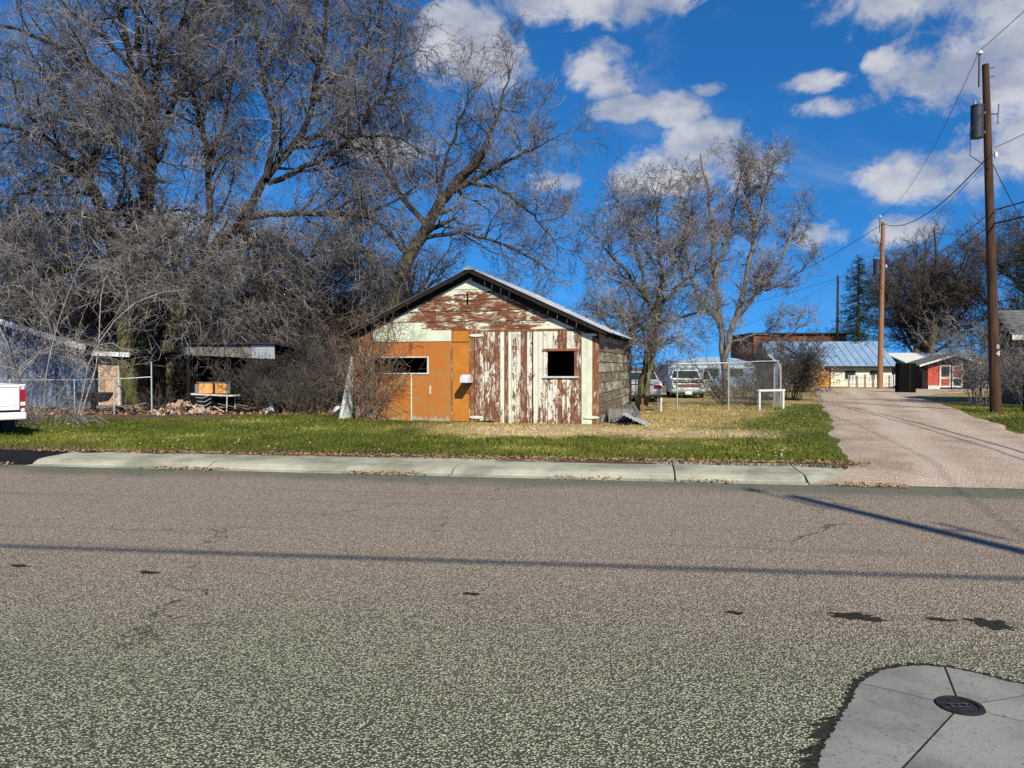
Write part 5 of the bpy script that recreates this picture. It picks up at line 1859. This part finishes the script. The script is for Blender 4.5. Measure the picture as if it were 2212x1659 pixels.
def white_trailer():
    h = thing('rounded_building', 'low blue building with rounded roof behind the old pickup', 'building', (13.0, 64.0, 0), R(-5))
    n = 12
    prof = [(0, 0), (7.2, 0), (7.2, 1.55)] + [(3.6 + 3.6 * math.cos(math.pi * k / n), 1.55 + .95 * math.sin(math.pi * k / n)) for k in range(1, n)] + [(0, 1.55)]
    MB().prism([(x, z) for x, z in prof], 'y', 0, 8).build('shell', 'blue_roof', h)
    for a in (1.0, 3.0, 5.0):
        w = bx('window', 'vehicle_glass', h, a, a + 1.1, -.03, -.001, .85, 1.5)
        bx('sill', 'blue_roof', w, a - .05, a + 1.15, -.06, -.031, .78, .85)
    bx('band', 'white_paint', h, 0, 7.2, -.02, -.001, 1.60, 1.72)


white_trailer()


def red_shed():
    h = thing('red_shed', 'small red shed with white trim and low gable beyond the alley', 'shed', (28.2, 53.0, .05), R(-4))
    w = 3.55
    c = w * .58
    for i in range(9):
        a = .45 + i * .36
        if 2 <= i:
            continue
        bx('wall_board', 'red_wall', h, a, a + .35, 0, .04, .25, 1.75)
    bx('wall', 'dark_wood', h, .1, w - .1, .05, 2.6, .0, 1.72)
    MB().prism([(.1, 1.725), (w - .1, 1.725), (c, 2.28)], 'y', .05, 2.6).build('gable', 'dark_wood', h)
    for a, b in ((1.20, 1.95), (2.05, 2.75)):
        d = bx('door', 'red_wall', h, a + .08, b - .08, -.02, .03, .35, 1.62)
        for x0, x1, z0, z1 in ((a, a + .10, .2, 1.72), (b - .10, b, .2, 1.72), (a + .102, b - .102, 1.62, 1.72), (a + .102, b - .102, .78, .90), (a + .102, b - .102, .2, .32)):
            bx('door_trim', 'white_paint', d, x0, x1, -.05, .03, z0, z1)
        bx('pane', 'vehicle_glass', d, a + .12, b - .12, -.025, -.021, 1.0 if a < 2 else .33, 1.58 if a < 2 else .77)
    for i in range(6):
        MB().prism([(.42 + i * .13, .0), (.54 + i * .13, 0), (.54 + i * .13, .30), (.48 + i * .13, .36), (.42 + i * .13, .30)], 'y', -.14, -.11).build('skirt_picket', 'white_paint', h)
    for s, x0, x1 in ((-1, -.35, c), (1, c, w + .25)):
        z = lambda x: 2.42 - abs(x - c) * (.31 if s < 0 else .34)
        rf = MB().hexa([(x0, -.5, z(x0)), (x1, -.5, z(x1)), (x1, 2.9, z(x1)), (x0, 2.9, z(x0))], [(x0, -.5, z(x0) + .05), (x1, -.5, z(x1) + .05), (x1, 2.9, z(x1) + .05), (x0, 2.9, z(x0) + .05)]).build('roof', 'shingle', h)
        MB().hexa([(x0, -.55, z(x0) - .06), (x1, -.55, z(x1) - .06), (x1, -.502, z(x1) - .06), (x0, -.502, z(x0) - .06)], [(x0, -.55, z(x0) + .07), (x1, -.55, z(x1) + .07), (x1, -.502, z(x1) + .07), (x0, -.502, z(x0) + .07)]).build('fascia', 'white_paint', rf)
    return h


red_shed()


def pale_house():
    h = thing('white_roof_house', 'pale green house with bright white roof behind the red shed', 'house', (30.6, 60.0, 0), R(-4))
    for i in range(9):
        bx('wall_board', 'pale_green_wall', h, 0, 6.5, -.02 - .001 * i, .05, i * .215, i * .215 + .21)
    MB().box(.05, 6.45, .06, 5, 0, 1.93).build('wall', 'pale_green_wall', h)
    rf = MB().hexa([(-.1, -.4, 1.95), (6.6, -.4, 1.95), (6.6, 2.6, 2.72), (-.5, 2.6, 2.72)], [(-.1, -.4, 2.03), (6.6, -.4, 2.03), (6.6, 2.6, 2.80), (-.5, 2.6, 2.80)]).build('roof', 'white_paint', h)
    MB().hexa([(-.5, 2.61, 2.72), (6.6, 2.61, 2.72), (6.6, 5.4, 1.95), (-.5, 5.4, 1.95)], [(-.5, 2.61, 2.80), (6.6, 2.61, 2.80), (6.6, 5.4, 2.03), (-.5, 5.4, 2.03)]).build('roof', 'white_paint', h)
    MB().prism([(0.06, 1.935), (5, 1.935), (2.6, 2.70)], 'x', .06, .12).build('gable', 'pale_green_wall', h)
    w = bx('window', 'vehicle_glass', h, .35, 1.1, -.05, -.031, .6, 1.2)
    bx('window_frame', 'white_paint', w, .30, 1.15, -.07, -.051, 1.2, 1.27)
    bx('window_sill', 'white_paint', w, .30, 1.15, -.08, -.051, .53, .60)


pale_house()


def brown_house():
    h = thing('brown_house', 'brown brick house with grey shingle roof at the right edge', 'house', (20.75, 31.2, .0), R(-22))
    for r in range(22):
        z = r * .135
        off = (r % 2) * .3
        x = 0
        while x < 3.6:
            x1 = min(x + (.6 if x > 0 or off == 0 else .3), 3.6)
            bx('brick', 'brick_brown', h, x + .008, x1 - .008, -.03 + random.uniform(-.006, .004), .03, z + .006, z + .129)
            x = x1
    MB().box(0, 9, .031, 6, 0, 2.96).build('wall', 'brick_brown', h)
    MB().prism([(.03, 2.965), (6, 2.965), (3.0, 4.0)], 'x', 0, .1).build('gable', 'dark_wood', h)
    for y0, y1, s in ((-.45, 3.0, 1), (3.001, 6.45, -1)):
        z0, z1 = (2.86, 4.08) if s > 0 else (4.08, 2.86)
        n = 9
        deck = MB().hexa([(-.5, y0, z0), (9.3, y0, z0), (9.3, y1, z1), (-.5, y1, z1)], [(-.5, y0, z0 + .06), (9.3, y0, z0 + .06), (9.3, y1, z1 + .06), (-.5, y1, z1 + .06)]).build('roof', 'dark_shingle', h)
        for k in range(n if s > 0 else 0):
            a, b = k / n, (k + 1) / n
            ya, yb = y0 + (y1 - y0) * a - .02, y0 + (y1 - y0) * b
            za, zb = z0 + (z1 - z0) * a, z0 + (z1 - z0) * b
            for c in range(8):
                xa = -.52 + c * .5 + (k % 2) * .2
                MB().hexa([(xa, ya, za + .062), (xa + .49, ya, za + .062), (xa + .49, yb, zb + .062), (xa, yb, zb + .062)], [(xa, ya, za + .085), (xa + .49, ya, za + .085), (xa + .49, yb, zb + .066), (xa, yb, zb + .066)]).build('shingle', 'shingle', deck)
    bx('fascia', 'cream_wall', h, -.5, 9.3, -.50, -.46, 2.74, 2.93)


brown_house()

cab = thing('black_cabinet', 'tall black metal cabinet standing beside the second utility pole', 'cabinet', (23.15, 46.0, .10), R(-6))
bx('body', 'black_metal', cab, 0, .98, .02, .6, 0, 1.78)
for a, b in ((.01, .62), (.64, .97)):
    d = bx('door', 'black_metal', cab, a, b, -.01, .019, .05, 1.75)
for k in range(14):
    MB().box(.625, .635, -.014, .018, .12 + k * .115, .15 + k * .115).build('bolt', 'galvanised', cab)


# ------------------------------------------------------------------ vehicles
def wheel(parent, x, y, r=.33, w=.2, hub='galvanised'):
    n = 28
    sx = 1 if x > 0 else -1
    prof = [(y + r * math.cos(2 * math.pi * k / n), r + r * math.sin(2 * math.pi * k / n)) for k in range(n)]
    t = MB().prism(prof, 'x', x - w / 2, x + w / 2).build('wheel', 'rubber', parent)
    p2 = [(y + r * .6 * math.cos(2 * math.pi * k / n), r + r * .6 * math.sin(2 * math.pi * k / n)) for k in range(n)]
    MB().prism(p2, 'x', x + sx * w / 2, x + sx * (w / 2 + .012)).build('rim', hub, t)


def bevel(o, w=.02, seg=2):
    md = o.modifiers.new('bevel', 'BEVEL')
    md.width = w
    md.segments = seg
    md.limit_method = 'ANGLE'
    return o


def white_pickup():
    h = thing('parked_pickup', 'white pickup seen from behind at the left edge of the lawn', 'pickup', (-11.48, 16.32, .10), R(46))
    W_ = .96
    for s in (-1, 1):
        sd = MB().prism([(0.03, .55), (2.0, .55), (2.0, 1.12), (.03, 1.12)], 'x', s * W_ - .04, s * W_ + .04).build('bed_side', 'vehicle_white', h)
        bevel(sd, .03)
        bevel(bx('bed_rail', 'vehicle_white', h, s * W_ - .055, s * W_ + .055, .03, 2.0, 1.122, 1.165), .012)
    tg = bevel(bx('tailgate', 'vehicle_white', h, -.885, .885, .0, .05, .60, 1.10), .015)
    bevel(bx('tailgate_cap', 'vehicle_white', h, -.90, .90, -.015, .06, 1.102, 1.155), .012)
    bx('tailgate_crease', 'vehicle_white', tg, -.80, .80, -.012, -.0005, .70, .98)
    bx('tailgate_handle', 'black_plastic', tg, -.13, .13, -.016, -.0125, .88, .95)
    bevel(bx('rear_bumper', 'vehicle_white', h, -.98, .98, -.16, -.04, .40, .56), .025)
    for s in (-1, 1):
        l = bevel(bx('taillight', 'lamp_red', h, min(s * .89, s * 1.003), max(s * .89, s * 1.003), -.004, .10, .66, 1.06), .012)
        bx('reverse_lamp', 'porcelain', l, min(s * .90, s * .99), max(s * .90, s * .99), -.008, -.0045, .70, .78)
    bx('bed_floor', 'black_plastic', h, -.9, .9, .06, 2.0, .55, .60)
    for s in (-1, 1):
        for y in (1.05, 4.25):
            wheel(h, s * .80, y, .36, .24)
        bx('mud_flap', 'black_plastic', h, s * .80 - .13, s * .80 + .13, .60, .62, .14, .55)
    bevel(MB().prism([(2.03, .5), (5.5, .5), (5.5, 1.02), (3.9, 1.12), (2.03, 1.12)], 'x', -.97, .97).build('body', 'vehicle_white', h), .05)
    bevel(MB().hexa([(-.93, 2.06, 1.121), (.93, 2.06, 1.121), (.93, 3.85, 1.121), (-.93, 3.85, 1.121)], [(-.74, 2.2, 1.78), (.74, 2.2, 1.78), (.74, 3.25, 1.78), (-.74, 3.25, 1.78)]).build('cab', 'vehicle_white', h), .05)
    MB().hexa([(-.70, 2.085, 1.22), (.70, 2.085, 1.22), (.70, 2.2, 1.22), (-.70, 2.2, 1.22)], [(-.62, 2.165, 1.68), (.62, 2.165, 1.68), (.62, 2.2, 1.68), (-.62, 2.2, 1.68)]).build('rear_window', 'vehicle_glass', h)
    MB().tube([(.2, .5, .36), (.45, -.02, .34)], .035, 10).build('exhaust', 'rusty_wood', h)
    bx('hitch', 'black_plastic', h, -.08, .08, -.18, .1, .30, .395)
    bx('axle', 'black_plastic', h, -.75, .75, 1.0, 1.1, .3, .42)


white_pickup()


def old_pickup():
    h = thing('old_pickup', 'old white pickup facing the street with its driver door open', 'pickup', (8.72, 38.0, .09), R(-7))
    s_ = 1.0
    bevel(MB().hexa([(-.82, .02, .26), (.82, .02, .26), (.82, 1.35, .26), (-.82, 1.35, .26)], [(-.80, .03, .90), (.80, .03, .90), (.80, 1.35, .97), (-.80, 1.35, .97)]).build('body', 'vehicle_white', h), .05)
    bevel(bx('hood', 'vehicle_white', h, -.76, .76, -.03, 1.25, .901, .955), .02)
    bx('hood_gap', 'black_plastic', h, -.72, .72, -.012, .018, .775, .845)
    bevel(bx('grille', 'grille_pink', h, -.58, .58, -.03, .018, .585, .715), .006)
    for k in range(4):
        bx('grille_bar', 'chrome', h, -.58, .58, -.045, -.0305, .60 + k * .03, .607 + k * .03)
    bx('grille_shell', 'vehicle_white', h, -.60, .60, -.025, .018, .72, .765)
    for s in (-1, 1):
        n = 20
        l = MB().prism([(s * .68 + .088 * math.cos(2 * math.pi * k / n), .615 + .088 * math.sin(2 * math.pi * k / n)) for k in range(n)], 'y', -.05, .018).build('headlight', 'headlight', h)
        MB().prism([(s * .68 + .11 * math.cos(2 * math.pi * k / n), .615 + .11 * math.sin(2 * math.pi * k / n)) for k in range(n)], 'y', -.03, .019).build('bezel', 'black_plastic', l)
    bevel(bx('bumper', 'bumper_green', h, -.84, .84, -.13, -.02, .34, .48), .02)
    bx('number_plate', 'porcelain', h, -.16, .16, -.145, -.131, .22, .36)
    cabm = MB().hexa([(-.80, 1.30, .96), (.80, 1.30, .96), (.80, 2.55, .96), (-.80, 2.55, .96)], [(-.62, 1.62, 1.42), (.62, 1.62, 1.42), (.62, 2.45, 1.42), (-.62, 2.45, 1.42)]).build('cab', 'vehicle_white', h)
    bevel(cabm, .04)
    MB().hexa([(-.70, 1.315, 1.0), (.70, 1.315, 1.0), (.70, 1.4, 1.0), (-.70, 1.4, 1.0)], [(-.58, 1.565, 1.365), (.58, 1.565, 1.365), (.58, 1.63, 1.365), (-.58, 1.63, 1.365)]).build('windshield', 'vehicle_glass', h)
    bevel(bx('lower_cab', 'vehicle_white', h, -.81, .81, 1.36, 2.6, .26, .955), .03)
    for s in (-1, 1):
        bx('bed_side', 'vehicle_white', h, s * .80 - .03, s * .80 + .03, 2.62, 4.3, .42, .98)
        for y in (.62, 3.5):
            wheel(h, s * .70, y, .31, .18)
    bx('bed_floor', 'black_plastic', h, -.77, .77, 2.62, 4.3, .40, .45)
    bx('under', 'black_plastic', h, -.7, .7, .1, 4.2, .20, .255)
    # open door swung out at the viewer's right
    d = MB()
    a = R(-22)
    ca, sa = math.cos(a), math.sin(a)
    def D(u, z, t=0.0):
        return (.84 + u * ca * .55 + t * sa, 1.38 + u * sa * .9 + t * ca, z)
    d.hexa([D(0, .30), D(.78, .34), D(.78, .34, .06), D(0, .30, .06)], [D(0, .93), D(.84, .93), D(.84, .93, .06), D(0, .93, .06)])
    door = bevel(d.build('open_door', 'vehicle_white', h), .02)
    for (u0, z0), (u1, z1) in (((.02, .93), (.12, 1.36)), ((.12, 1.36), (.55, 1.36)), ((.55, 1.36), (.82, .93))):
        MB().tube([D(u0, z0, .03), D(u1, z1, .03)], .028, 6).build('window_frame', 'vehicle_white', door)
    MB().add([D(.06, .94, .03), D(.80, .94, .03), D(.54, 1.34, .03), D(.14, 1.34, .03)], [(0, 1, 2, 3)]).build('pane', 'vehicle_glass', door)
    bx('mirror', 'chrome', door, .98, 1.12, 1.24, 1.29, 1.0, 1.12)


old_pickup()


def sedan():
    h = thing('silver_car', 'silver car with red taillight half hidden by the garage tree', 'car', (5.72, 33.6, .09), R(-8))
    prof = [(0, .42), (.02, .78), (.12, .90), (.75, .96), (3.2, .94), (4.3, .78), (4.38, .45), (4.3, .25), (.1, .25)]
    bevel(MB().prism(prof, 'x', -.84, .84).build('body', 'vehicle_silver', h), .06, 3)
    bevel(MB().hexa([(-.76, .72, .955), (.76, .72, .955), (.76, 3.2, .935), (-.76, 3.2, .935)], [(-.55, 1.15, 1.36), (.55, 1.15, 1.36), (.55, 2.3, 1.37), (-.55, 2.3, 1.37)]).build('cabin', 'vehicle_silver', h), .05)
    MB().hexa([(-.66, .755, .99), (.66, .755, .99), (.66, .9, .99), (-.66, .9, .99)], [(-.52, 1.06, 1.31), (.52, 1.06, 1.31), (.52, 1.16, 1.31), (-.52, 1.16, 1.31)]).build('rear_window', 'vehicle_glass', h)
    for s in (-1, 1):
        bx('taillight', 'lamp_red', h, min(s * .48, s * .80), max(s * .48, s * .80), -.02, .06, .63, .78)
        for y in (.85, 3.5):
            wheel(h, s * .74, y, .31, .19)
    bevel(bx('bumper', 'vehicle_silver', h, -.85, .85, -.10, .02, .34, .55), .03)
    bx('number_plate', 'porcelain', h, -.17, .17, -.115, -.101, .42, .54)
    bx('trunk_strip', 'chrome', h, -.47, .47, -.018, .03, .80, .83)


sedan()


# ------------------------------------------------------------------ fences, sheets, bits and pieces
def chain_mesh(parent, A, B, z0, z1, cell=.085, r=.0032):
    A, B = Vector(A), Vector(B)
    L = (B - A).length
    d = (B - A) / L
    H = z1 - z0
    m = []
    k = -H
    while k < L:
        for sgn in (0, 1):
            a0, a1 = (k, k + H)
            s0, s1 = max(a0, 0), min(a1, L)
            if s1 - s0 > .02:
                zz0, zz1 = (s0 - a0), (s1 - a0)
                if sgn:
                    zz0, zz1 = H - zz0, H - zz1
                p0 = A + d * s0
                p1 = A + d * s1
                m.append([(p0.x, p0.y, z0 + zz0), ((p0.x + p1.x) / 2, (p0.y + p1.y) / 2, z0 + (zz0 + zz1) / 2), (p1.x, p1.y, z0 + zz1)])
        k += cell
    P = np.array(m)
    me = tube_mesh('chain_link', [(P, np.full(P.shape[:2], r), 3)])
    o = link_obj('chain_link', me, 'chain_wire', parent)
    o['kind'] = 'stuff'


def post(parent, x, y, z1, r=.028, name='post'):
    return MB().tube([(x, y, 0), (x, y, z1)], r, 8).build(name, 'galvanised', parent)


pen = thing('chain_link_pen', 'galvanised chain link pen with a bent corner post right of the garage', 'fence', (5.92, 27.54, .10))
PTS = [(0, 0), (1.93, .32), (4.22, 1.45)]
for i, (x, y) in enumerate(PTS[:2]):
    post(pen, x, y, 1.72, .026)
MB().tube([(4.22, 1.45, 0), (4.20, 1.45, 1.50), (4.12, 1.45, 1.68), (3.70, 1.42, 2.02)], .032, 8).build('bent_post', 'galvanised', pen)
MB().tube([(4.02, 1.62, 0), (4.02, 1.62, 1.66)], .028, 8).build('post', 'galvanised', pen)
MB().tube([(-1.4, .5, 1.66), (0, 0, 1.66), (1.93, .32, 1.70), (3.2, .95, 1.76), (4.13, 1.41, 1.78)], .020, 6).build('top_rail', 'galvanised', pen)
chain_mesh(pen, (1.93, .33, 0), (4.2, 1.46, 0), .05, 1.70)
chain_mesh(pen, (4.05, 1.65, 0), (5.9, 6.3, 0), .05, 1.66, .12)
chain_mesh(pen, (0, .01, 0), (1.93, .33, 0), .05, 1.66, .22, .0022)
post(pen, 5.9, 6.3, 1.7)
post(pen, -1.4, .5, 1.66, .022)

fenc = thing('chain_link_fence', 'sagging chain link fence in front of the ribbed siding house', 'fence', (-16.6, 25.2, .10))
for x, y, z in ((0, .2, 1.15), (2.2, .1, 1.15), (3.55, 0.0, 1.15), (4.62, .35, 1.72)):
    post(fenc, x, y, z, .024)
MB().tube([(-2, .3, 1.15), (0, .2, 1.12), (2.2, .1, 1.13), (3.55, 0.0, 1.15), (4.62, .35, 1.22)], .017, 6).build('top_rail', 'galvanised', fenc)
chain_mesh(fenc, (0, .21, 0), (3.55, .01, 0), .05, 1.12, .10, .0025)

saw = thing('sawhorse', 'white painted wooden trestle standing before the chain link pen', 'trestle', (8.86, 27.54, .10), math.atan2(.6, 1.15))
bx('leg', 'white_paint', saw, -.035, .035, -.035, .035, 0, .66)
bx('leg', 'white_paint', saw, 1.12, 1.21, -.04, .04, 0, .67)
bx('cross_bar', 'white_paint', saw, -.07, 1.24, -.045, .045, .671, .745)

stand = thing('small_stand', 'small dark topped wooden stand beside the mossy tree trunk', 'stand', (4.95, 26.9, .10), R(-8))
bx('top', 'dark_wood', stand, -.45, .30, -.25, .25, .50, .55)
for x, y, mt in ((-.38, -.18, 'rusty_wood'), (.16, -.2, 'grey_wood'), (.26, -.2, 'white_paint'), (-.38, .18, 'grey_wood')):
    bx('leg', mt, stand, x - .03, x + .03, y - .03, y + .03, 0, .499)


def corr_sheet(name, mat, parent, w, l, amp=.012, n=14, bend=0.0):
    m = MB()
    cols = n * 4
    rows = 8
    for k in (0, 1):
        for j in range(rows + 1):
            for i in range(cols + 1):
                u, v = i / cols, j / rows
                m.v.append((u * w, v * l, amp * math.sin(u * n * 2 * math.pi) + bend * math.sin(v * math.pi) + .004 * k))
    N = (rows + 1) * (cols + 1)
    for j in range(rows):
        for i in range(cols):
            a = j * (cols + 1) + i
            m.f.append((a, a + cols + 1, a + cols + 2, a + 1))
            m.f.append((N + a, N + a + 1, N + a + cols + 2, N + a + cols + 1))
    return m.build(name, mat, parent)


sh = thing('roofing_sheets', 'bent grey corrugated roofing sheets dumped at the right corner of the garage', 'metal sheet', (2.62, 20.62, .09), R(-10))
a = corr_sheet('sheet', 'galvanised', sh, .95, 1.25, .012, 10, .06)
a.location = (.30, .02, .30)
a.rotation_euler = (R(-6), R(24), R(-14))
a = corr_sheet('sheet', 'shingle', sh, .8, 1.2, .012, 8, .05)
a.location = (.06, .30, .04)
a.rotation_euler = (R(14), R(-16), R(6))
a = bx('board', 'grey_wood', sh, -.05, .60, .5, .54, 0, .55)
a.rotation_euler = (R(-14), 0, 0)
a = bx('board', 'dark_wood', sh, .20, 1.05, -.02, .02, .02, .12)
a.rotation_euler = (0, R(12), R(-12))

lp = thing('fibreglass_sheet', 'white edged sheet panel leaning against the left corner of the garage', 'sheet', (-5.05, 22.7, .09))
MB().hexa([(-.02, -.05, 0), (.03, -.06, 0), (.42, .75, 0), (.37, .75, 0)], [(.34, -.05, 1.86), (.375, -.06, 1.86), (.60, .75, 1.86), (.56, .75, 1.86)]).build('sheet', 'pale_green_wall', lp)
MB().tube([(-.03, -.075, 0), (.342, -.075, 1.88)], .028, 6).build('edge_strip', 'white_paint', lp)


def hutch():
    h = thing('storage_hutch', 'white framed hutch with orange panels standing on thin legs under the shed roof', 'hutch', (-10.75, 26.3, .09), R(-7))
    t = .035
    bx('tray', 'white_paint', h, -.25, 1.25, -.05, .5, .60, .65).rotation_euler = (0, R(2), 0)
    for a, b in ((.06, .55), (.64, 1.02)):
        bx('panel', 'hutch_orange', h, a, b, -.02, .02, .66, 1.0)
    bx('side_panel', 'grey_wood', h, 1.025, 1.16, -.01, .02, .66, .98)
    bx('side_panel', 'grey_wood', h, -.10, .055, -.01, .02, .66, .97)
    bx('divider', 'black_plastic', h, .555, .635, -.03, .02, .60, 1.05)
    bx('top_rail', 'grey_wood', h, -.04, 1.18, -.03, .03, 1.005, 1.045)
    bx('body', 'dark_wood', h, -.1, 1.16, .03, .5, .66, 1.0)
    for x, y in ((1.05, -.03), (-.15, .45), (1.1, .45)):
        MB().tube([(x, y, 0), (x + .02, y, .6)], .018, 6).build('leg', 'white_paint', h)
    z = .52
    for k in range(4):
        MB().tube([(-.05 + .04 * k, -.04, z - .13 * k), (.22 + .05 * k, -.06, z - .13 * k - .02), (.50, -.04, z - .13 * k + .10)], .014, 6).build('scissor_bar', 'galvanised', h)
    MB().tube([(.60, -.05, .22), (1.0, -.05, .02)], .014, 6).build('scissor_bar', 'galvanised', h)


hutch()


def chunk_mesh(k):
    g = np.random.default_rng(400 + k)
    v = []
    for i in range(10):
        d = norm(g.normal(size=3))
        v.append(d * g.uniform(.7, 1.1) * [1, .75, .5])
    import bmesh
    bm = bmesh.new()
    for p in v:
        bm.verts.new(tuple(p))
    bmesh.ops.convex_hull(bm, input=bm.verts)
    me = bpy.data.meshes.new('chunk')
    bm.to_mesh(me)
    bm.free()
    me.materials.append(MATS['rubble_stone'])
    return me


CH = [chunk_mesh(k) for k in range(7)]
heap = thing('rubble_heap', 'heap of brown broken stones and rubble below the willow', 'rubble', (-10.9, 25.4, .09))
for i in range(95):
    a = random.uniform(0, 2 * math.pi)
    r = random.random() ** .7
    x, y = math.cos(a) * r * 1.05, math.sin(a) * r * .8
    z = max(0, .52 * (1 - r * 1.05)) * random.uniform(.5, 1.0) + .03
    o = link_obj('stone', random.choice(CH), None, heap)
    s = random.uniform(.05, .15)
    o.location = (x, y, z)
    o.scale = (s, s, s)
    o.rotation_euler = (random.uniform(0, 6), random.uniform(0, 6), random.uniform(0, 6))


def scrap(name, label, cat, at, build):
    h = thing(name, label, cat, (at[0], at[1], .10), random.uniform(-.6, .6))
    build(h)
    return h


def bucket(h):
    n = 20
    m = MB()
    m.tube([(0, 0, 0), (0, 0, .36)], [.13, .15], n)
    m.build('pail', 'mailbox_white', h)
    MB().tube([(.155 * math.cos(t_), .155 * math.sin(t_), .345) for t_ in [2 * math.pi * k / 20 for k in range(21)]], .010, 5).build('rim', 'white_paint', h)
    MB().tube([(.15 * math.cos(t_), -.05, .34 - .13 * math.sin(t_)) for t_ in [math.pi * k / 10 for k in range(11)]], .006, 5).build('handle', 'galvanised', h)


scrap('bucket', 'white plastic bucket in the brush left of the garage', 'bucket', (-5.9, 25.6), bucket).rotation_euler = (R(70), 0, .6)
scrap('bucket', 'small white pail tipped over by the low shed', 'bucket', (-8.4, 25.9), bucket).rotation_euler = (R(80), 0, 2.2)


def scrap_boards(h, n=9):
    for k in range(n):
        a = random.uniform(0, 3.14)
        L = random.uniform(.4, 1.1)
        x, y = random.uniform(-.7, .7), random.uniform(-.5, .5)
        o = bx('scrap_board', random.choice(['grey_wood', 'dark_wood', 'grey_wood', 'rusty_wood', 'dark_wood']), h, -L / 2, L / 2, -.05, .05, 0, .025)
        o.location = (x, y, .02 + k * .027)
        o.rotation_euler = (random.uniform(-.25, .25), random.uniform(-.25, .25), a)


scrap('scrap_pile', 'scatter of old boards between low shed and garage', 'scrap wood', (-6.9, 26.1), scrap_boards)
scrap('scrap_pile', 'broken boards lying left of the rubble heap', 'scrap wood', (-12.9, 25.6), scrap_boards)
scrap('scrap_pile', 'pale boards lying right of the orange hutch', 'scrap wood', (-9.0, 26.2), scrap_boards)
for i, (x, y, lx, ly, lz, lab) in enumerate([(-6.6, 28.0, .35, .3, 1.9, 'old ladder rail propped in the dark brush'), (-7.3, 28.2, -.4, .2, 1.7, 'thin pole propped left of the ladder rail in the brush')]):
    o = MB().tube([(0, 0, 0), (lx, ly, lz)], .022, 6).build('propped_pole', 'grey_wood')
    o.location = (x, y, .1)
    tag(o, lab, 'pole')
bar = thing('wheelbarrow', 'dark wheelbarrow tray behind the chain link fence', 'wheelbarrow', (-14.6, 26.8, .10), R(10))
MB().hexa([(-.35, -.3, .35), (.40, -.3, .35), (.40, .3, .35), (-.35, .3, .35)], [(-.55, -.38, .66), (.60, -.38, .66), (.60, .38, .66), (-.55, .38, .66)]).build('tray', 'black_plastic', bar)
wheel(bar, .0, .0, .17, .08)
for s in (-1, 1):
    MB().tube([(-.9, s * .28, .5), (.2, s * .22, .32)], .02, 6).build('handle', 'grey_wood', bar)
    MB().tube([(-.3, s * .25, .34), (-.35, s * .27, 0)], .018, 6).build('leg', 'galvanised', bar)
gpost = thing('gate_post', 'dark wooden gate post at the right edge beside the near utility pole', 'post', (17.85, 26.6, .08))
bx('shaft', 'dark_wood', gpost, -.09, .09, -.09, .09, 0, 1.25, jit=.01)
MB().hexa([(-.11, -.11, 1.262), (.11, -.11, 1.262), (.11, .11, 1.262), (-.11, .11, 1.262)], [(-.03, -.03, 1.34), (.03, -.03, 1.34), (.03, .03, 1.34), (-.03, .03, 1.34)]).build('cap', 'dark_wood', gpost)
pw = thing('picket_fence', 'short pale fence below the spruce at the alley end', 'fence', (25.6, 58.6, .06), R(-4))
for i in range(22):
    bx('picket', 'white_paint' if i % 3 else 'grey_wood', pw, i * .20, i * .20 + .13, 0, .03, 0, 1.0 + random.uniform(-.05, .05))
for z in (.25, .75):
    bx('rail', 'grey_wood', pw, 0, 4.4, .031, .07, z, z + .07)
brb = thing('leaf_bush', 'rusty brown leafed bush beside the orange door', 'shrub', (18.0, 47.5, .08))
g_ = np.random.default_rng(77)
n_ = 2600
pp_ = g_.normal(0, 1, (n_, 3)) * [.75, .6, .55] + [0, 0, 1.0]
pp_ = pp_[pp_[:, 2] > .05]
n_ = len(pp_)
aa = norm(g_.normal(size=(n_, 3)))
bb = norm(np.cross(aa, g_.normal(size=(n_, 3))))
sz = g_.uniform(.04, .08, (n_, 1))
vv = np.stack([pp_, pp_ + aa * sz + bb * sz * .6, pp_ + aa * sz * 2, pp_ + aa * sz - bb * sz * .6], 1).reshape(-1, 3)
link_obj('foliage', fast_mesh('foliage', vv, np.arange(4 * n_).reshape(n_, 4)), 'dead_leaf', brb)
for k in range(7):
    MB().tube([(random.uniform(-.2, .2), random.uniform(-.2, .2), 0), (random.uniform(-.7, .7), random.uniform(-.5, .5), 1.6)], .02, 5).build('stem', 'bark_grey', brb)
